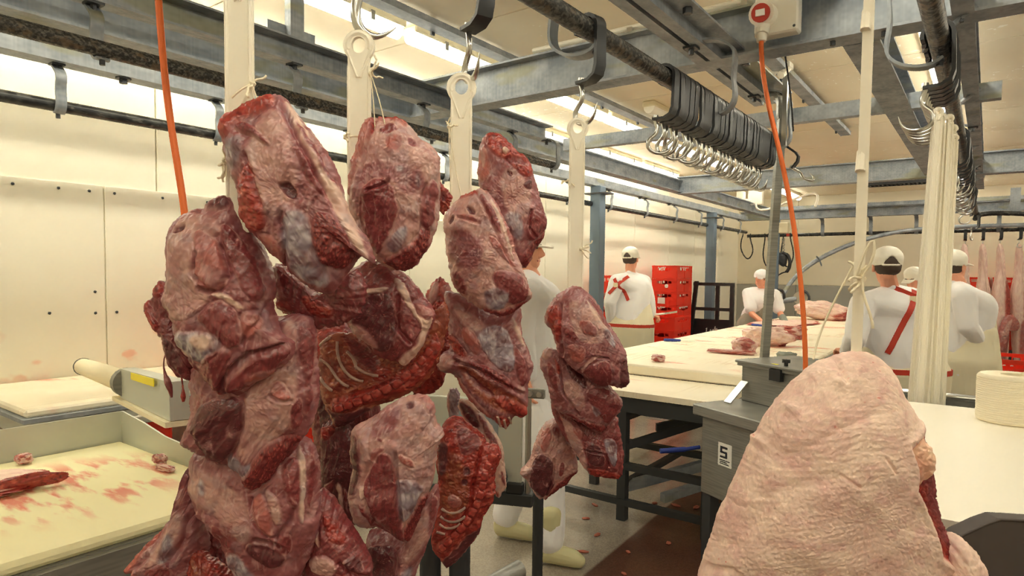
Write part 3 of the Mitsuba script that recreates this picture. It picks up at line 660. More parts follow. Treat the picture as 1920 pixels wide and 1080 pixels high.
part(ro, 'warning_label', strip(np.array([p0 + dv * 1.06, p0 + dv * 1.30]) + up_ * .034 + np.cross(ax, up_) * -.027 * np.sign(np.cross(ax, up_) @ F0), .018, .002, up_), 'yellow_label', False)

# ------------------------------------------------------------------ crates
def crate_parts(t, w=.40, d=.60, h=.20, m='red_crate', wall=.012):
    """front at y = 0, x from 0 to w"""
    out_ = []
    win = [(w * .22, h * .66, w * .12, h * .14), (w * .38, h * .60, w * .24, h * .22), (w * .66, h * .66, w * .12, h * .14)]
    def face(L):
        pg = Polygon([(0, 0), (L, 0), (L, h), (0, h)])
        for (x, z, ww, hh) in win:
            x, ww = x / w * L, ww / w * L
            pg = pg.difference(Polygon([(x, z), (x + ww, z), (x + ww, z + hh), (x, z + hh)]).buffer(.004, 2))
        m_ = prism(pg, wall); v = m_.vertices
        m_.vertices = np.stack([v[:, 0], wall - v[:, 2], v[:, 1]], 1)
        return m_
    front = face(w); back = move(face(w), 0, d - wall, 0)
    left = move(face(d), rz=math.pi / 2, x=wall); right = move(face(d), rz=math.pi / 2, x=w)
    body = cat(front, back, left, right, box(wall, w - wall, wall, d - wall, 0, .012))
    rim_ = cat(box(-.006, w + .006, -.006, .004, h - .018, h), box(-.006, w + .006, d - .004, d + .006, h - .018, h), box(-.006, .004, .004, d - .004, h - .018, h), box(w - .004, w + .006, .004, d - .004, h - .018, h),
               *[box(-.006, w + .006, -.006, .004, z, z + .012) for z in (0.0,)], *[box(x - .006, x + .006, -.006, .004, 0, h) for x in (.006, w - .006)], *[box(w - .004, w + .006, y - .006, y + .006, 0, h) for y in (.006, d - .006, d / 2)])
    return body, rim_
CB, CRM = crate_parts(None)
cb_ply, cr_ply = {}, {}
for m in ('red_crate',):
    cb_ply[m], cr_ply[m] = ply(CB, m), ply(CRM, m)
def crate(x, y, z, label, rz=0.0, m='red_crate', group=None, marks=None):
    t = thing('plastic_crate', label, 'crate', group)
    w = T().translate([x, y, z]).rotate([0, 0, 1], math.degrees(rz))
    scene[t + '__shell'] = {**cb_ply[m], 'to_world': w}; scene[t + '__rim'] = {**cr_ply[m], 'to_world': w}
    if marks:
        for nm, ms, mt in marks: scene[f'{t}__{nm}'] = {**ply(ms, mt), 'to_world': w}
    return t
names = ['bottom', 'second from the bottom', 'middle', 'second from the top', 'topmost']
dash = cat(*[box(.10 + .022 * k, .113 + .022 * k, -.0075, -.006, .160, .178) for k in (0, 2, 3, 4, 5)], *[box(.407, .409, .10 + .06 * k, .13 + .06 * k, .160, .178) for k in range(6)])
paper = box(.10, .22, -.0076, -.0062, .02, .115); rnd = rod([.24, -.0062, .09], [.24, -.0076, .09], .03, 16)
for k in range(8):
    z = .045 + .202 * k
    mk = [('white_print', dash, 'label_white')]
    if k == 5: mk = [('paper_label', paper, 'label_white')]
    if k == 6: mk = [('round_sticker', rnd, 'label_white')]
    crate(-4.19, 9.3, z + .01, f'{ORD[k]} red crate from the floor in the tall stack with white marks', 0, 'red_crate', None, mk)
for k in range(4):
    crate(-3.95, 8.66, .12 + .202 * k, f'{ORD[k]} red crate from the floor in the low stack before the tall one', 0, 'red_crate')
for k in range(7):
    crate(-4.34, 7.7, .10 + .202 * k, f'{ORD[k]} red crate from the floor between the near column and the knife worker', 0)
for x0, y0, h, lb in ((-4.19, 9.3, .05, 'tall'), (-3.95, 8.66, .118, 'low'), (-4.34, 7.7, .098, 'hidden')):
    whole('crate_dolly', box(x0 + .01, x0 + .39, y0 + .01, y0 + .59, 0, h, .01), 'black_plastic', f'black dolly under the {lb} stack of crates by the left wall', 'dolly', False)
for q, (y0, lb) in enumerate(((1.12, 'near'), (2.05, 'middle'))):
    for k in range(3):
        crate(-4.02, y0, .125 + .203 * k, f'{ORD[k]} red crate from the floor under the {lb} part of the side table', 0.0)
    whole('crate_dolly', box(-4.01, -3.63, y0 + .01, y0 + .59, .0, .123, .01), 'black_plastic', f'black dolly beneath the crates under the {lb} part of the side table', 'dolly', False)
crate(-4.05, 1.98, .901, 'red crate standing on the side table behind the nearest pile', .0, 'red_crate')
crate(-.06, 6.75, .66, 'red crate with white marks in front of the hanging pig carcasses', .0, 'red_crate', None, [('white_print', cat(rod([.26, -.0065, .055], [.26, -.0076, .055], .018, 12), *[box(.08 + .05 * k, .10 + .05 * k, -.0076, -.0063, .15, .158) for k in range(4)]), 'label_white')])
crate(-.06, 6.75, .455, 'red crate directly beneath the marked crate at the right', .0, 'red_crate')
crate(-.06, 6.75, .25, 'red crate lowest of the stack at the right, on a black dolly', .0, 'red_crate')
whole('crate_dolly', box(-.05, .33, 6.77, 7.33, 0, .248, .01), 'black_plastic', 'black dolly under the stack of red crates at the right', 'dolly', False)
for k in range(6):
    crate(-.40 + .0, 13.56, .331 + .202 * k, f'{ORD[k]} red crate from the floor in the left stack behind the pig carcasses', 0, 'red_crate')
    crate(.06, 13.56, .331 + .202 * k, f'{ORD[k]} red crate from the floor in the right stack behind the pig carcasses', 0, 'red_crate')
whole('crate_pallet', box(-.45, .52, 13.5, 14.14, 0, .329), 'black_plastic', 'dark pallet under the red crates behind the pig carcasses', 'pallet', False)

# rack in the far corner
rk = thing('steel_rack', 'black steel rack in the far left corner with a scrawled mark on it', 'rack')
def rkm(m): return move(m, -4.0, 10.15, 0)
part(rk, 'upright', rkm(strip(np.array([[.06, 0, 0], [.20, 0, 1.43]]), .06, .05, [1, 0, 0])), 'black_plastic', False)
part(rk, 'upright', rkm(box(.74, .80, .0, .05, 0, 1.38)), 'black_plastic', False)
part(rk, 'upright', rkm(box(.46, .52, .15, .19, 0, 1.38)), 'black_plastic', False)
for z in (.55, .96, 1.36):
    part(rk, 'rung', rkm(box(.14, .80, .01, .045, z, z + .05)), 'black_plastic', False)
part(rk, 'panel', rkm(box(-.05, .78, .06, .08, .0, .82)), 'black_plastic', False)
rg = np.random.default_rng(2)
part(rk, 'scrawl', rkm(cat(*[tube([[.35 + .03 * k + rg.normal(0, .01), .055, .62 + rg.normal(0, .05)] for _ in range(4)], .006, 5) for k in range(8)])), 'label_white', 30)

# ------------------------------------------------------------------ things hanging at the back
for i, (x, w, zl) in enumerate(((-3.92, .10, 1.86), (-3.55, .05, 1.72), (-3.16, .09, 1.70))):
    p = curve([[x - w, 13.26, 2.36], [x - w * 1.3, 13.25, 2.05], [x - w * .6, 13.25, zl + .05], [x, 13.25, zl], [x + w * .8, 13.25, zl + .08], [x + w * .9, 13.25, 2.1], [x + w * .4, 13.26, 2.36]], 40)
    whole('cable_loop', tube(p, .012, 8), 'black_plastic', ('left black cable loop drooping from the far rail', 'middle black cable loop drooping from the far rail', 'black cable loop beside the balancer on the far rail')[i], 'cable', True)
t = thing('tool_balancer', 'dark blue grey balancer with a black handle hanging from the far rail', 'tool')
part(t, 'chain', cat(*[move(trimesh.creation.torus(.022, .007, 12, 6), -3.17, 12.95, 2.22 - .05 * k, rx=math.pi / 2, rz=(k % 2) * 1.2) for k in range(6)]), 'stainless', True)
part(t, 'drum', tri(hullballs([((-3.27, 12.95, 1.88), .08), ((-3.17, 12.95, 1.90), .09), ((-3.16, 12.95, 1.76), .06)])), 'dark_steel', 40)
part(t, 'handle', tube(curve([[-3.17, 12.9, 1.93], [-3.09, 12.9, 1.93], [-3.04, 12.9, 1.84], [-3.05, 12.9, 1.66], [-3.09, 12.9, 1.60]], 24), .03, 10), 'black_plastic', True)
part(t, 'hose', tube(curve([[-3.09, 12.9, 1.60], [-3.25, 12.9, 1.52], [-3.33, 12.9, 1.38], [-3.34, 12.9, 1.30]], 20), .012, 8), 'black_plastic', True)
part(t, 'plug', rod([-3.34, 12.9, 1.32], [-3.34, 12.9, 1.22], .03, 10), 'blue_plastic', 30)
t = thing('junction_block', 'cream junction block hanging at the far rail beside the steel post', 'box')
part(t, 'case', box(-3.30, -3.06, 12.78, 12.92, 2.33, 2.53, .01), 'cream_plastic', False)
part(t, 'lamp', rod([-3.07, 12.85, 2.32], [-3.07, 12.85, 2.27], .03, 12), 'red_strap', 30)
t = thing('arched_tube', 'curved grey tube arching from the circular saw up to the far rail', 'tube')
part(t, 'pipe', tube(curve([[-2.72, 11.1, 1.16], [-2.55, 11.4, 1.55], [-2.10, 11.9, 1.95], [-1.55, 12.4, 2.21], [-1.0, 12.9, 2.34], [-.3, 13.1, 2.38], [.6, 13.15, 2.38]], 50), .036, 12), 'galvanised', True)
part(t, 'clamp', strip(curve([[-2.33, 11.68, 1.86], [-2.27, 11.6, 1.80], [-2.22, 11.55, 1.70]], 8), .012, .02, [0, 1, 0]), 'dark_steel', False)
t = thing('circular_saw', 'circular breaking saw hanging in the air behind the counter', 'saw')
part(t, 'motor', cat(rod([-2.70, 11.0, 1.12], [-2.46, 11.0, 1.16], .045, 16), rod([-2.74, 11.0, 1.13], [-2.70, 11.0, 1.13], .06, 16)), 'galvanised', 35)
part(t, 'blade', move(trimesh.creation.cylinder(.115, .006, sections=40), -2.40, 11.0, 1.18, ry=.4, rx=1.2), 'bright_steel', 35)
part(t, 'guard', tube([[-2.40 + .12 * math.cos(a), 11.0, 1.18 + .12 * math.sin(a)] for a in np.linspace(-1.8, 1.2, 20)], .018, 8), 'dark_steel', True)
part(t, 'handle', tube(curve([[-2.76, 10.98, 1.3], [-2.68, 10.98, 1.28], [-2.66, 10.98, 1.12], [-2.72, 10.98, 1.02]], 16), .022, 8), 'black_plastic', True)
part(t, 'chain', cat(*[move(trimesh.creation.torus(.018, .005, 10, 5), -2.70 + .012 * (k % 2), 10.95, 1.04 - .04 * k, rx=math.pi / 2, rz=(k % 2) * 1.3) for k in range(7)]), 'bright_steel', True)

# ------------------------------------------------------------------ steel machine behind the third pile
mc = thing('steel_machine', 'grey steel machine panel with a tube frame behind the third pile', 'machine')
MX = np.array([-1.68, 2.02, 0]); MYAW = math.atan2(.10, .24)
def mcm(m): return move(m, MX[0], MX[1], 0, rz=MYAW)
part(mc, 'panel', mcm(box(-.25, .19, .04, .06, .64, 1.02, .004)), 'pale_inox', False)
part(mc, 'hatch', mcm(box(-.1, .09, .034, .040, .80, 1.0, .003)), 'galvanised', False)
part(mc, 'tube_post', mcm(rod([.215, .05, .60], [.215, .05, 1.06], .012, 14)), 'bright_steel', 35)
part(mc, 'hinge_plate', mcm(cat(box(.20, .285, .03, .05, 1.035, 1.075, .004))), 'stainless', False)
for x in (.225, .265):
    part(mc, 'hinge_bolt', mcm(rod([x, .03, 1.055], [x, .012, 1.055], .012, 6)), 'bright_steel', False)
part(mc, 'base_bar', mcm(cat(box(-.25, .24, .02, .08, .585, .635, .004))), 'frame_steel', False)
part(mc, 'wheel', mcm(cat(rod([.09, .03, .70], [.09, -.01, .70], .045, 24), rod([.09, -.01, .70], [.09, -.02, .70], .02, 12))), 'dark_steel', 35)
part(mc, 'latch', mcm(box(.13, .2, .02, .06, .635, .68, .005)), 'black_plastic', False)
part(mc, 'leg', mcm(cat(rod([-.2, .05, 0], [-.2, .05, .59], .025, 12), rod([.2, .35, 0], [.2, .35, .59], .025, 12), rod([-.2, .35, 0], [-.2, .35, .59], .025, 12), rod([.19, .05, .6], [.2, .35, .58], .02, 10), rod([-.2, .05, .6], [-.2, .35, .58], .02, 10))), 'frame_steel', 35)
reg = cat(txt('R', .014, -.0055, 0, -.007), move(trimesh.creation.torus(.013, .0012, 24, 6), 0, 0, 0, rx=math.pi / 2))
part(mc, 'registered_mark', mcm(move(reg, .125, .0385, .955)), 'print_grey', False)

sp = thing('stand_legs', 'two dark round steel legs under the second pile at the bottom edge', 'stand')
for px in (807, 862):
    a = at(px, 1040, 1.95)
    part(sp, 'leg', rod([a[0], a[1], 0], [a[0], a[1], .80], .032, 22), 'dark_steel', 35)
a = at(835, 1040, 1.95)
part(sp, 'cross_tube', rod(at(760, 960, 1.95), at(870, 950, 1.95), .02, 12), 'dark_steel', 35)
whole('steel_tube', rod(at(880, 1120, 1.75), at(976, 1066, 1.86), .026, 22), 'stainless', 'short bright steel tube end pointing right at the bottom edge', 'tube', 35)

# ------------------------------------------------------------------ right: board, twine, trough
rt = thing('work_table', 'white board table at the right edge with the twine roll on it', 'table')
part(rt, 'board', move(prism([(-.195, 2.42), (.62, 2.46), (.62, 1.28), (-.095, 1.28)], .03), z=1.115), 'white_plastic', False)
part(rt, 'frame', cat(box(-.06, .60, 1.32, 1.36, 1.04, 1.114), box(-.14, .60, 2.34, 2.38, 1.04, 1.114)), 'dark_steel', False)
for x, y in ((-.11, 2.36), (.56, 2.36), (-.05, 1.34), (.56, 1.34)):
    part(rt, 'leg', box(x - .025, x + .025, y - .025, y + .025, 0, 1.04), 'frame_steel', False)
tw = thing('twine_roll', 'thick roll of white netting twine standing on the white board', 'twine')
prof = [(0.030, 0), (.078, 0), (.082, .004)]
for k in range(40): prof.append((.0825 + .0012 * (k % 2), .006 + .0030 * k))
prof += [(.081, .128), (.076, .132), (.030, .132), (.030, 0)]
part(tw, 'winding', move(lathe(prof, 48), .065, 2.27, 1.146), 'twine', False)
part(tw, 'loose_end', tube(curve([[.075, 2.24, 1.278], [.11, 2.22, 1.30], [.15, 2.2, 1.29], [.16, 2.19, 1.20]], 20), .0018, 6), 'twine', True)
tr = thing('steel_trough', 'stainless trough with bright rims beneath the bundle of straps', 'trough')
X0, X1, Y0, Y1, ZT = -.42, .02, 2.52, 2.90, 1.10
part(tr, 'basin', cat(box(X0, X1, Y0, Y1, .86, .87), box(X0, X1, Y0, Y0 + .006, .87, ZT), box(X0, X1, Y1 - .006, Y1, .87, ZT), box(X0, X0 + .006, Y0, Y1, .87, ZT), box(X1 - .006, X1, Y0, Y1, .87, ZT)), 'stainless', False)
part(tr, 'rim', cat(rod([X0, Y0, ZT], [X1, Y0, ZT], .011, 10), rod([X0, Y1, ZT], [X1, Y1, ZT], .013, 10), rod([X0, Y0, ZT], [X0, Y1, ZT], .011, 10), rod([X1, Y0, ZT], [X1, Y1, ZT], .011, 10)), 'bright_steel', 40)
for x in (X0 + .03, X1 - .03):
    for y in (Y0 + .03, Y1 - .03):
        part(tr, 'leg', box(x - .02, x + .02, y - .02, y + .02, 0, .86), 'frame_steel', False)
hd = thing('steel_hood', 'rounded grey steel hood behind the twine roll', 'hood')
part(hd, 'shell', along_x([(2.50, 1.10), (2.54, 1.165), (2.60, 1.185), (2.78, 1.185), (2.84, 1.16), (2.86, 1.10)], .035, .40), 'stainless', False)
part(hd, 'base', box(.035, .40, 2.5, 2.86, .9, 1.10), 'stainless', False)
for x in (.06, .37):
    part(hd, 'leg', box(x - .02, x + .02, 2.66, 2.70, 0, .9), 'frame_steel', False)
ct = thing('meat_cart', 'steel cart with a plate of ribs under the hanging pig carcasses', 'cart')
part(ct, 'top', box(-.42, .02, 7.4, 8.1, .90, .92, .004), 'stainless', False)
part(ct, 'body', box(-.40, .0, 7.42, 8.08, .55, .90, .006), 'galvanised', False)
part(ct, 'shelf', box(-.40, .0, 7.42, 8.08, .3, .33), 'stainless', False)
for x in (-.38, -.02):
    for y in (7.45, 8.05): part(ct, 'leg', box(x - .02, x + .02, y - .02, y + .02, 0, .55), 'frame_steel', False)
dk = thing('machine_cover', 'dark grey cover with a ring mark at the lower right corner', 'cover')
a = [(-.063, .058), (-.050, .070), (-.016, .087), (.006, .095), (.032, .094), (.10, .09), (.10, -.18), (-.063, -.18)]
m_ = prism(a, .03); v = m_.vertices; m_.vertices = np.stack([v[:, 0], .03 - v[:, 2], v[:, 1]], 1)
b0 = at(1862, 1080, .97); yaw_r = math.atan2(R0[1], R0[0])
def coverm(m): return move(m, b0[0], b0[1], b0[2], rz=yaw_r)
part(dk, 'panel', coverm(m_), 'cover_grey', False)
part(dk, 'edge_bead', coverm(tube([[x, .0, z] for x, z in a[:6]], .0025, 8)), 'cover_grey', True)
part(dk, 'ring_mark', coverm(move(trimesh.creation.torus(.007, .0016, 24, 6), -.02, -.001, .012, rx=math.pi / 2)), 'print_dark', True)
part(dk, 'post', coverm(rod([.05, .045, -b0[2]], [.05, .045, .0], .015, 12)), 'frame_steel', 35)

# floor scraps
rng = np.random.default_rng(11)
spots = sorted([(-2.05, 3.72), (-1.9, 3.86), (-1.75, 4.0), (-1.98, 3.48), (-2.12, 3.4), (-1.62, 4.05), (-1.5, 4.1), (-1.55, 3.2), (-1.75, 3.05), (-1.45, 2.95), (-1.70, 2.62), (-1.62, 2.50), (-1.8, 3.3), (-1.42, 3.45), (-2.2, 2.35), (-1.9, 4.6), (-1.65, 4.9), (-2.0, 5.3)], key=lambda q: math.hypot(q[0] + .9, q[1] - 3.4))
for k, (x, y) in enumerate(spots):
    s = trimesh.creation.icosphere(2, 1.0); v = s.vertices
    s.vertices = v * (1 + .7 * (meshkit.fbm(v * 2.2 + k * 5, 3, k)[:, None] - .5)) * [rng.uniform(.015, .04), rng.uniform(.008, .02), .007]
    s = move(s, x, y, .006, rz=rng.uniform(0, 3))
    whole('meat_scrap', s, 'scrap_meat', f'{ORD[k]} dull scrap of trimmed meat on the wet floor, counted outwards from the cabinet', 'meat scrap', True, 'meat scraps on the floor')

# ------------------------------------------------------------------ hung meat
# one entry per cut: label l, name n, centre c, half thickness T in front and Tb behind, ground tissue b,
# outline o, tissue patches p (kind, lift in mm, softness in mm, outline), furrows cr (width, depth, line), ribs r, backbone v; lengths in mm in the cut's own upright plane
PIECES = [
dict(l='topmost cut of the nearest pile, tilted, with a dark hole in pale membrane',**{'n':'pork_shoulder','c':[-0.977,0.692,1.678],'T':0.062,'Tb':0.05,'b':'T','o':[[-127,131],[-110,135],[-92,149],[-71,165],[-42,172],[-26,171],[-14,153],[7,129],[28,101],[49,74],[67,42],[74,7],[81,-18],[99,-49],[120,-78],[136,-120],[113,-106],[103,-104],[91,-124],[73,-146],[63,-164],[48,-175],[20,-164],[-2,-147],[-19,-129],[-44,-104],[-69,-72],[-97,-51],[-101,-9],[-111,26],[-119,54],[-131,93],[-135,117]],'p':[('F',2,10,[[-60,125],[-28,146],[0,101],[3,73],[17,20],[-1,-36],[-44,-37],[-58,13],[-75,65]]),('S',1,12,[[-117,86],[-82,97],[-78,69],[-97,37],[-111,40]]),('R',4,7,[[-97,23],[-79,37],[-64,55],[-61,20],[-44,-23],[-40,-54],[-58,-62],[-80,-55],[-97,-41]]),('R',5,6,[[-127,131],[-95,145],[-67,163],[-42,170],[-28,150],[-57,135],[-96,121],[-107,96],[-128,96]]),('M',7,4,[[-96,112],[-75,119],[-32,83],[-36,78],[-64,97],[-92,104]]),('D',-9,3,[[-19,15],[-4,18],[13,5],[10,-13],[-8,-4]]),('M',3,6,[[7,73],[24,66],[49,35],[67,-11],[49,0],[28,24]]),('B',4,6,[[-26,171],[28,98],[77,3],[134,-120],[106,-92],[70,-28],[38,49],[-7,129]]),('M',2,5,[[0,126],[28,91],[63,39],[72,3],[42,52],[7,108]]),('S',2,9,[[-8,-29],[27,-29],[38,-86],[63,-139],[48,-164],[13,-150],[-12,-122],[-16,-72]]),('G',5,6,[[35,-36],[63,-28],[95,-71],[103,-103],[84,-128],[59,-128],[38,-100]]),('P',3,6,[[-69,-65],[-30,-72],[-17,-93],[-19,-125],[-44,-104]])],'cr':[(7,6,[[-15,-36],[-8,-79],[-19,-125]]),(5,5,[[-21,146],[17,77],[70,-18],[77,-35]]),(6,4,[[-75,62],[-58,13],[-47,-23]])],'s':1,'g':62}),
dict(l='second cut of the nearest pile at its left, glistening membrane and a hanging muscle flap',**{'n':'pork_shoulder','c':[-1.111,0.638,1.5],'T':0.066,'Tb':0.053,'b':'T','o':[[-103,127],[-83,147],[-57,160],[-42,159],[-28,172],[9,181],[24,154],[38,121],[60,85],[76,48],[81,4],[74,-11],[83,-48],[90,-72],[116,-81],[118,-100],[103,-122],[73,-145],[43,-160],[20,-183],[6,-179],[-4,-170],[-11,-184],[-20,-176],[-46,-146],[-72,-117],[-95,-81],[-95,-57],[-108,-35],[-118,-13],[-114,17],[-106,54],[-106,98]],'p':[('F',3,12,[[-90,138],[-42,153],[1,136],[8,106],[-32,113],[-40,73],[-36,40],[-26,10],[0,3],[-45,-42],[-89,-42],[-107,-5],[-95,61]]),('P',6,6,[[-43,115],[-14,112],[5,88],[19,40],[19,18],[-7,14],[-26,18],[-36,40],[-32,73]]),('M',4,7,[[1,128],[20,128],[67,56],[76,4],[55,-11],[34,37],[12,88]]),('M',5,6,[[-34,-34],[7,0],[37,-26],[47,-71],[29,-89],[3,-78],[-19,-49]]),('P',4,6,[[40,-22],[66,-26],[74,-48],[51,-78],[44,-56]]),('S',4,10,[[-90,-68],[-52,-57],[-1,-64],[10,-86],[-16,-112],[-38,-120],[-72,-102]]),('B',1,10,[[-45,-64],[-8,-64],[-5,-86],[-27,-94],[-42,-79]]),('M',4,6,[[-46,-124],[7,-86],[29,-93],[6,-127],[-2,-157],[-13,-176],[-35,-150]]),('M',9,6,[[28,-134],[51,-108],[114,-81],[116,-100],[80,-137],[43,-156],[6,-176],[0,-149]]),('P',2,5,[[36,-138],[66,-123],[92,-122],[73,-141],[43,-153]]),('D',-6,3,[[-83,122],[-61,131],[-67,115],[-82,107]]),('B',2,5,[[-11,7],[11,11],[41,-11],[44,-22],[18,-6]]),('D',5,5,[[-42,159],[-24,172],[9,179],[13,161],[-17,154]]),('G',3,4,[[-74,-113],[-46,-144],[-20,-176],[-11,-183],[-13,-170],[-39,-142],[-64,-113]])],'cr':[(6,6,[[8,88],[23,40],[7,11],[-26,14]]),(6,5,[[44,-78],[66,-41],[78,-11]]),(6,8,[[-2,-157],[17,-127],[51,-100],[103,-85]]),(5,4,[[-32,73],[-40,40],[-7,14]])],'s':2,'g':70}),
dict(l='third cut of the nearest pile, dark maroon muscle beside pale fat, ragged cut edge',**{'n':'pork_shoulder','c':[-1.127,0.688,1.296],'T':0.062,'Tb':0.05,'b':'T','o':[[-72,108],[-1,144],[69,167],[100,170],[120,159],[126,89],[129,11],[117,-35],[96,-69],[67,-107],[39,-147],[10,-171],[-8,-162],[-16,-137],[-43,-119],[-74,-109],[-99,-98],[-131,-88],[-130,-70],[-112,-34],[-115,-6],[-109,69]],'p':[('F',2,10,[[8,21],[54,60],[83,113],[100,89],[103,53],[100,11],[89,-46],[25,-86],[11,-111],[-17,-79],[4,-36]]),('D',7,7,[[-73,5],[-38,16],[8,21],[8,-19],[-3,-61],[-43,-116],[-74,-91],[-98,-55],[-91,-20]]),('S',2,6,[[-39,-112],[-18,-87],[7,-111],[18,-101],[10,-137],[-11,-137]]),('F',2,8,[[69,162],[97,156],[100,106],[86,78],[83,117]]),('M',3,6,[[100,152],[125,142],[126,54],[117,-25],[110,-3],[117,46],[104,103]]),('P',3,5,[[54,35],[68,53],[89,32],[89,11],[64,18]]),('M',3,6,[[89,11],[110,18],[110,-32],[85,-50]]),('G',6,5,[[25,-90],[53,-68],[96,-53],[99,-69],[53,-129],[21,-162],[-4,-162],[-11,-133],[10,-126]])],'cr':[(6,5,[[8,21],[8,-22],[-7,-69],[-39,-116]]),(4,4,[[57,25],[68,14],[89,11]])],'s':3,'g':55}),
dict(l='large rounded cut with streaked pale membrane at the foot of the nearest pile',**{'n':'pork_shoulder','c':[-1.158,0.713,1.054],'T':0.07,'Tb':0.056,'b':'T','o':[[-124,129],[-87,155],[-46,156],[11,142],[54,142],[94,166],[112,152],[126,114],[129,62],[125,-3],[116,-62],[93,-110],[61,-149],[8,-167],[-23,-135],[-43,-99],[-55,-73],[-71,-29],[-94,-2],[-114,18],[-122,59],[-127,103]],'p':[('F',2,14,[[-110,106],[-76,112],[-18,83],[10,54],[16,19],[-31,10],[-65,36],[-105,36]]),('S',0,8,[[-89,94],[-76,91],[-76,65],[-85,59]]),('P',5,7,[[19,66],[42,72],[56,20],[56,-16],[33,2],[16,37]]),('F',3,7,[[42,84],[68,61],[76,14],[59,8],[51,43]]),('M',5,6,[[71,119],[97,143],[108,85],[100,38],[85,49],[77,84]]),('B',4,5,[[94,162],[106,143],[113,85],[109,3],[101,14],[104,85]]),('M',2,5,[[112,143],[126,105],[126,61],[115,20],[115,85]]),('F',1,12,[[-13,19],[21,8],[18,-16],[-2,-28],[-19,-5]]),('D',5,7,[[1,-28],[36,-19],[67,-42],[82,-62],[56,-80],[18,-57]]),('M',3,9,[[50,-22],[88,-3],[90,-48],[73,-57]]),('S',2,9,[[-43,-52],[-8,-49],[9,-81],[26,-110],[-3,-123],[-32,-93]]),('M',1,10,[[-65,13],[-31,1],[-25,-40],[-48,-40]])],'cr':[(5,6,[[27,-16],[53,-24],[70,-36]]),(6,6,[[62,-16],[85,14],[94,38]]),(5,4,[[16,60],[27,14],[53,-16]]),(8,4,[[-88,12],[-66,-23],[-49,-70]])],'s':4,'g':75}),
dict(l='cut flaring out left at the foot of the nearest pile, its tip ragged',**{'n':'pork_shoulder','c':[-1.37,0.646,0.995],'T':0.06,'Tb':0.04,'b':'T','o':[[46,148],[60,80],[72,18],[83,-26],[71,-70],[63,-149],[-57,-150],[-64,-106],[-74,-86],[-85,-72],[-71,-59],[-49,-33],[-14,11],[20,42],[36,92],[41,124]],'p':[('F',2,14,[[35,68],[54,49],[47,5],[12,-39],[-22,-55],[4,5]]),('S',1,10,[[20,24],[41,11],[28,-39],[-3,-49]]),('R',3,6,[[-83,-68],[-43,-27],[4,27],[-12,-5],[-49,-52],[-71,-81]]),('M',3,9,[[-22,-55],[28,-36],[34,-70],[18,-102],[-22,-96]]),('F',1,12,[[42,105],[51,93],[45,68],[36,74]]),('P',2,6,[[-77,-75],[-43,-58],[-34,-90],[-62,-96]])],'cr':[(6,5,[[-71,-84],[-43,-55],[-18,-33]]),(8,5,[[57,43],[53,-1],[28,-39]])],'s':5,'g':50}),
dict(l='ragged red trimming between two large cuts at the bottom of the nearest pile',**{'n':'meat_trim','c':[-1.267,0.693,0.915],'T':0.035,'Tb':0.028,'b':'R','o':[[-54,47],[-43,61],[-21,35],[9,16],[33,-8],[54,-58],[-50,-62],[-52,0]],'p':[('O',3,8,[[-48,50],[-27,32],[-3,-5],[-22,-37],[-43,0]]),('M',-4,6,[[-3,16],[21,1],[24,-24],[6,-12]])],'s':6,'g':80,'jag':1}),
dict(l='torn piece of meat behind the ragged red trimming at the bottom',**{'n':'meat_trim','c':[-1.344,0.747,0.905],'T':0.03,'Tb':0.024,'b':'M','o':[[-66,81],[-27,94],[12,42],[37,-11],[70,-54],[50,-95],[-29,-96],[-70,-12]],'p':[('R',3,9,[[-27,68],[-8,22],[-2,-32],[-18,-5]])],'s':7,'g':80,'jag':1}),
dict(l='wet red cut leaning out to the right at the bottom of the nearest pile',**{'n':'pork_shoulder','c':[-1.069,0.843,0.982],'T':0.055,'Tb':0.044,'b':'M','o':[[-35,121],[-5,91],[25,42],[55,-1],[70,-38],[72,-63],[67,-122],[-73,-123],[-72,-46],[-54,10],[-41,72]],'p':[('F',4,8,[[-54,-27],[-23,1],[13,-20],[10,-45],[-24,-51]]),('B',4,5,[[-47,84],[-35,66],[-22,11],[-33,17],[-45,47]]),('R',4,8,[[-23,91],[19,42],[28,11],[-11,29]]),('R',5,6,[[1,-45],[37,-44],[55,-72],[19,-73]]),('D',2,8,[[19,-14],[55,-13],[64,-47],[37,-44]]),('G',2,8,[[-66,-58],[-27,-61],[-12,-82],[-60,-92]])],'cr':[(6,6,[[16,-20],[40,-44],[67,-60]])],'s':8,'g':40}),
dict(l='dark thin flap with dangling shreds at the left side of the nearest pile',**{'n':'meat_trim','c':[-1.26,0.604,1.427],'T':0.03,'Tb':0.024,'b':'M','o':[[-32,87],[-10,103],[9,56],[24,0],[47,-55],[42,-103],[22,-93],[3,-80],[-10,-32],[-22,0],[-37,19],[-47,51],[-31,63]],'p':[('R',5,5,[[-47,51],[-31,63],[-31,39],[-12,16],[-20,0],[-37,19]]),('M',-7,4,[[-33,55],[-17,67],[-13,47],[-27,39]]),('R',4,5,[[-32,83],[-10,95],[-7,71],[-27,67]]),('D',1,9,[[-12,4],[23,-24],[34,-87],[7,-72]])],'s':9,'g':80,'jag':1}),
dict(l='torn piece of meat tucked under the topmost cut of the nearest pile',**{'n':'meat_trim','c':[-1.056,0.791,1.503],'T':0.04,'Tb':0.032,'b':'M','o':[[-98,69],[-58,42],[-14,2],[22,-10],[50,23],[74,51],[99,3],[74,-50],[18,-70],[-47,-59],[-87,-19]],'p':[('R',5,8,[[-34,2],[18,-14],[42,-38],[2,-50]]),('R',3,8,[[-87,-7],[-46,-19],[-55,-47],[-83,-31]])],'s':10,'g':80,'jag':1}),
